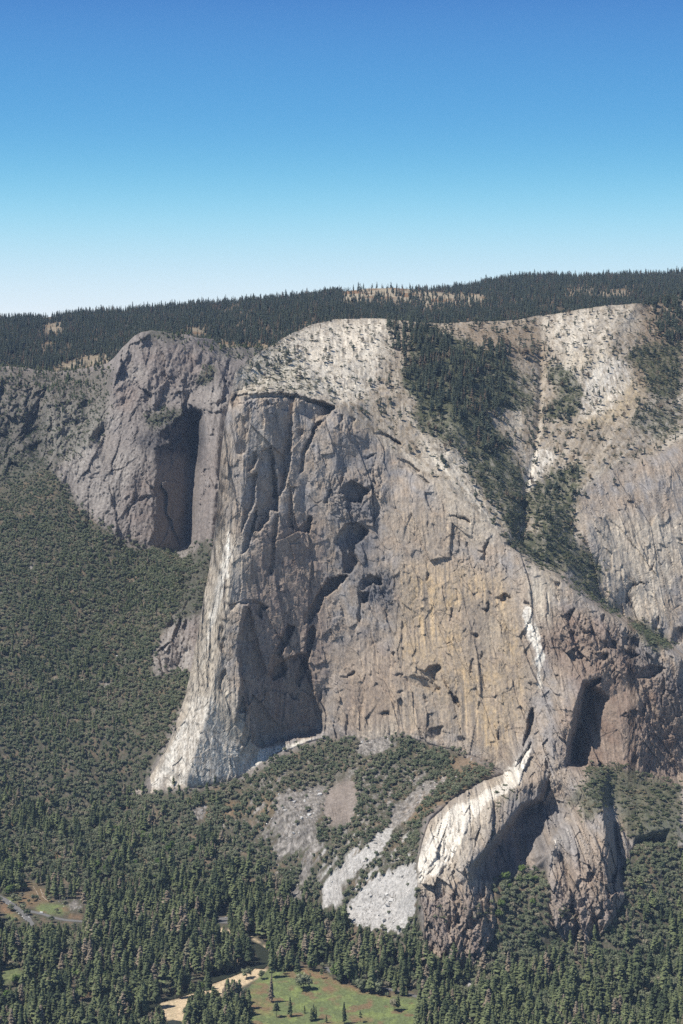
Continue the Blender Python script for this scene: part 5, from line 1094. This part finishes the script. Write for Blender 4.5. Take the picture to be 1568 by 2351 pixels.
for kd, x, y, h, v, lb in HAND:
    SP = {'pine': PINE, 'oak': OAK, 'maple': MAPLE}[kd]
    tree_thing({'pine': 'pine_tree', 'oak': 'oak_tree', 'maple': 'maple_tree'}[kd], SP[v][0], SP[v][1], at(x, y), h, h*1.12, x*.37 % 6.28, lb, {'pine': 'pine', 'oak': 'oak', 'maple': 'broadleaf tree'}[kd], None)
# bright broadleaf trees along the river and at the left edge
def d_map(px, py, X, Y, Z, sl): return samp(ZMP, px, py)*.006*(1-samp(OPENF, px, py))
ZMP = zone([C5((0,370),(110,380),(110,520),(0,530)), [.5]+Z1((880,150),(1300,150),(1568,400),(1568,560),(1200,480),(1050,350)), [.12]+C5((0,900),(1568,900),(1568,1126),(0,1126)), [.2]+C6((700,450),(900,450),(900,700),(700,700)), [.1]+C5((500,200),(900,300),(900,560),(400,500))], 6)
pm, mq, r8 = scatter(VG, PG, d_map, 8); k = thin_out(pm, 7, r8); pm = pm[k]; mq = mq[k]
px, py = vis(pm); nm_ = 0
for i in np.argsort(pm[:, 1]):
    if not (0 < px[i] < 1568 and py[i] < 2360) or nm_ > 180: continue
    h = r8.uniform(11, 20); v = i % 2; nm_ += 1
    lb = 'bright green leafy tree at the left edge above the road' if px[i] < 90 and py[i] < 2060 else 'bright green leafy tree among the dark conifers of the valley floor'
    tree_thing('maple_tree', MAPLE[v][0], MAPLE[v][1], pm[i]-np.array([0, 0, .3]), h, h*r8.uniform(.9, 1.2), r8.uniform(0, 6), lb, 'broadleaf tree', 'leafy trees at the left edge' if px[i] < 90 and py[i] < 2060 else 'leafy trees of the valley floor')

#@@CARS, LOGS
M_WIN = plain('car_glass', (.02,.025,.03), .08, .1, 1, spec=.5); M_TYRE = plain('tyre_rubber', (.02,.02,.02), .9, .1, 1); M_LAMP = plain('lamp_glass', (.7,.68,.6), .2, .05, 1)
PAINT = {c: plain('paint_'+c, v, .3, .04, .5, spec=.5) for c, v in {'white': (.80,.80,.79), 'silver': (.45,.46,.47), 'black': (.03,.03,.035), 'red': (.30,.04,.03), 'blue': (.05,.09,.20)}.items()}
def prism_mesh(name, prof, w, mat, taper=0, mid=None):
    """side profile (x, z) given a width; the upper points draw in"""
    bm = bmesh.new(); zt = max(z for _, z in prof); zb = min(z for _, z in prof)
    A = [bm.verts.new((x, -(w/2)*(1-taper*(z-zb)/(zt-zb)), z)) for x, z in prof]; B = [bm.verts.new((x, (w/2)*(1-taper*(z-zb)/(zt-zb)), z)) for x, z in prof]
    n = len(prof)
    for i in range(n): bm.faces.new((A[i], A[(i+1) % n], B[(i+1) % n], B[i]))
    bm.faces.new(A[::-1]); bm.faces.new(B); bmesh.ops.recalc_face_normals(bm, faces=bm.faces[:])
    bmesh.ops.bevel(bm, geom=[e for e in bm.edges if e.calc_face_angle(0) > .3], offset=.05, segments=2, affect='EDGES', clamp_overlap=True)
    me = bpy.data.meshes.new(name); bm.to_mesh(me); bm.free(); me.materials.append(mat); return me
def wheel_mesh():
    bm = bmesh.new(); bmesh.ops.create_cone(bm, cap_ends=True, segments=16, radius1=.34, radius2=.34, depth=.22, matrix=Matrix.Rotation(math.pi/2, 4, 'X')); me = bpy.data.meshes.new('wheel'); bm.to_mesh(me); bm.free(); me.materials.append(M_TYRE); return me
WHM = wheel_mesh()
CARB = {c: prism_mesh('car_body', [(-2.2,.35),(2.2,.35),(2.25,.75),(1.3,.95),(.6,1.02),(-1.9,1.05),(-2.25,.95)], 1.8, PAINT[c], .04) for c in PAINT}
CARG = prism_mesh('car_windows', [(-1.95,1.0),(1.2,.94),(.55,1.42),(-1.55,1.46)], 1.66, M_WIN, .16)
CARR = {c: prism_mesh('car_roof', [(-1.5,1.44),(.5,1.41),(.45,1.52),(-1.4,1.54)], 1.36, PAINT[c], .1) for c in PAINT}
VANB = prism_mesh('van_body', [(-3.2,.45),(3.2,.45),(3.25,1.2),(2.6,1.6),(2.3,2.7),(-3.2,2.8)], 2.2, PAINT['white'], .05)
VANG = prism_mesh('van_window', [(2.36,1.72),(2.64,1.66),(2.42,2.45),(2.3,2.45)], 2.0, M_WIN, .05)
LMPM = prism_mesh('headlight', [(0,.62),(.08,.62),(.06,.8),(0,.8)], .3, M_LAMP)
def add(nm, me, par, loc=(0, 0, 0)):
    o = bpy.data.objects.new(nm, me); C.objects.link(o); o.parent = par; o.location = loc; return o
def car(px, py, yaw, colr, label, group=None, van=False):
    x, y, _ = floor_pt(px, py, .35); o = bpy.data.objects.new('parked_van' if van else 'parked_car', None); C.objects.link(o); o.location = (x, y, .37); o.rotation_euler = (0, 0, yaw)
    tag(o, label, 'van' if van else 'car', group)
    if van: add('body', VANB, o); add('windscreen', VANG, o); wx, wy = 2.1, .95
    else: add('body', CARB[colr], o); add('windows', CARG, o); add('roof', CARR[colr], o); wx, wy = 1.4, .82
    for sx in (-1, 1):
        for sy in (-1, 1): add('wheel', WHM, o, (sx*wx, sy*wy, .34))
    for sy in (-1, 1): add('headlight', LMPM, o, (3.2 if van else 2.2, sy*.65, .2 if van else 0))
    return o
def z3(x, y): return (.24*x, 1944+.24*y)
ROW = [(40,535,'black'),(62,545,'silver'),(84,560,'white'),(104,574,'black'),(122,588,'white'),(143,604,'white'),(163,622,'silver'),(182,642,'white'),(200,655,'black'),(216,670,'white'),(231,686,'white'),(247,702,'silver')]
a0 = floor_pt(*z3(122, 588)); a1 = floor_pt(*z3(182, 642)); yaw = math.atan2(a1[1]-a0[1], a1[0]-a0[0])
ordn = ['first', 'second', 'third', 'fourth', 'fifth', 'sixth', 'seventh', 'eighth', 'ninth', 'tenth', 'eleventh', 'twelfth']
for i, (x, y, c_) in enumerate(ROW): car(*z3(x-2, y+1), yaw, c_, f'{c_} car, {ordn[i]} from the top of the row parked along the left road', 'cars parked along the left road')
car(*z3(97, 526), yaw, 'white', 'white car driving on the far lane of the left road', None); car(*z3(155, 560), yaw, 'black', 'dark car beside the far edge of the left road', None)
car(*z3(220, 618), yaw, 'white', 'white car at the far edge of the road near the fork', None); car(*z3(276, 678), yaw+.2, 'white', 'white car at the road where it enters the pines', None)
car(*z3(398, 637), yaw*.3, 'white', 'white camper van stopped on the dirt side road', None, van=True)
car(*Z1((668,146))[0], .1, 'white', 'white car parked in the forest clearing above the river', None); car(*Z1((690,143))[0], .1, 'silver', 'silver car parked right of the white car in the forest clearing', None)
M_LOG = plain('bare_log', (.42,.35,.27), .9, .25, 1)
def log_mesh(L, r, seed):
    V, Fc = trunk_geo(L, r, 7, L*.03); return arr_mesh('log', V, Fc+[tuple(range(7))[::-1]], [M_LOG])
LG = [log_mesh(1, .018, k) for k in range(3)]
LOGS = [(350,430,380,500),(390,410,420,500),(320,380,350,440),(400,470,470,530),(430,500,500,545),(450,480,520,540),(500,430,520,470),(520,460,550,500),(410,440,450,480),(360,500,420,540),(330,470,360,490),(600,150,640,140),(680,170,690,215),(740,215,750,190),(270,480,300,470),(470,520,540,545)]
for i, (xa, ya, xb, yb) in enumerate(LOGS):
    p0 = Vector(floor_pt(*z3(xa, ya), .6)); p1 = Vector(floor_pt(*z3(xb, yb), .6)); d = p1-p0
    o = bpy.data.objects.new('fallen_log', LG[i % 3]); C.objects.link(o); o.location = p0; o.rotation_euler = d.to_track_quat('Z', 'Y').to_euler(); o.scale = (max(18, d.length*.8),)*2+(d.length,)
    tag(o, 'pale fallen log lying in the brown clearing above the road', 'log', 'fallen logs in the clearing')
print('done', time.time()-T0)
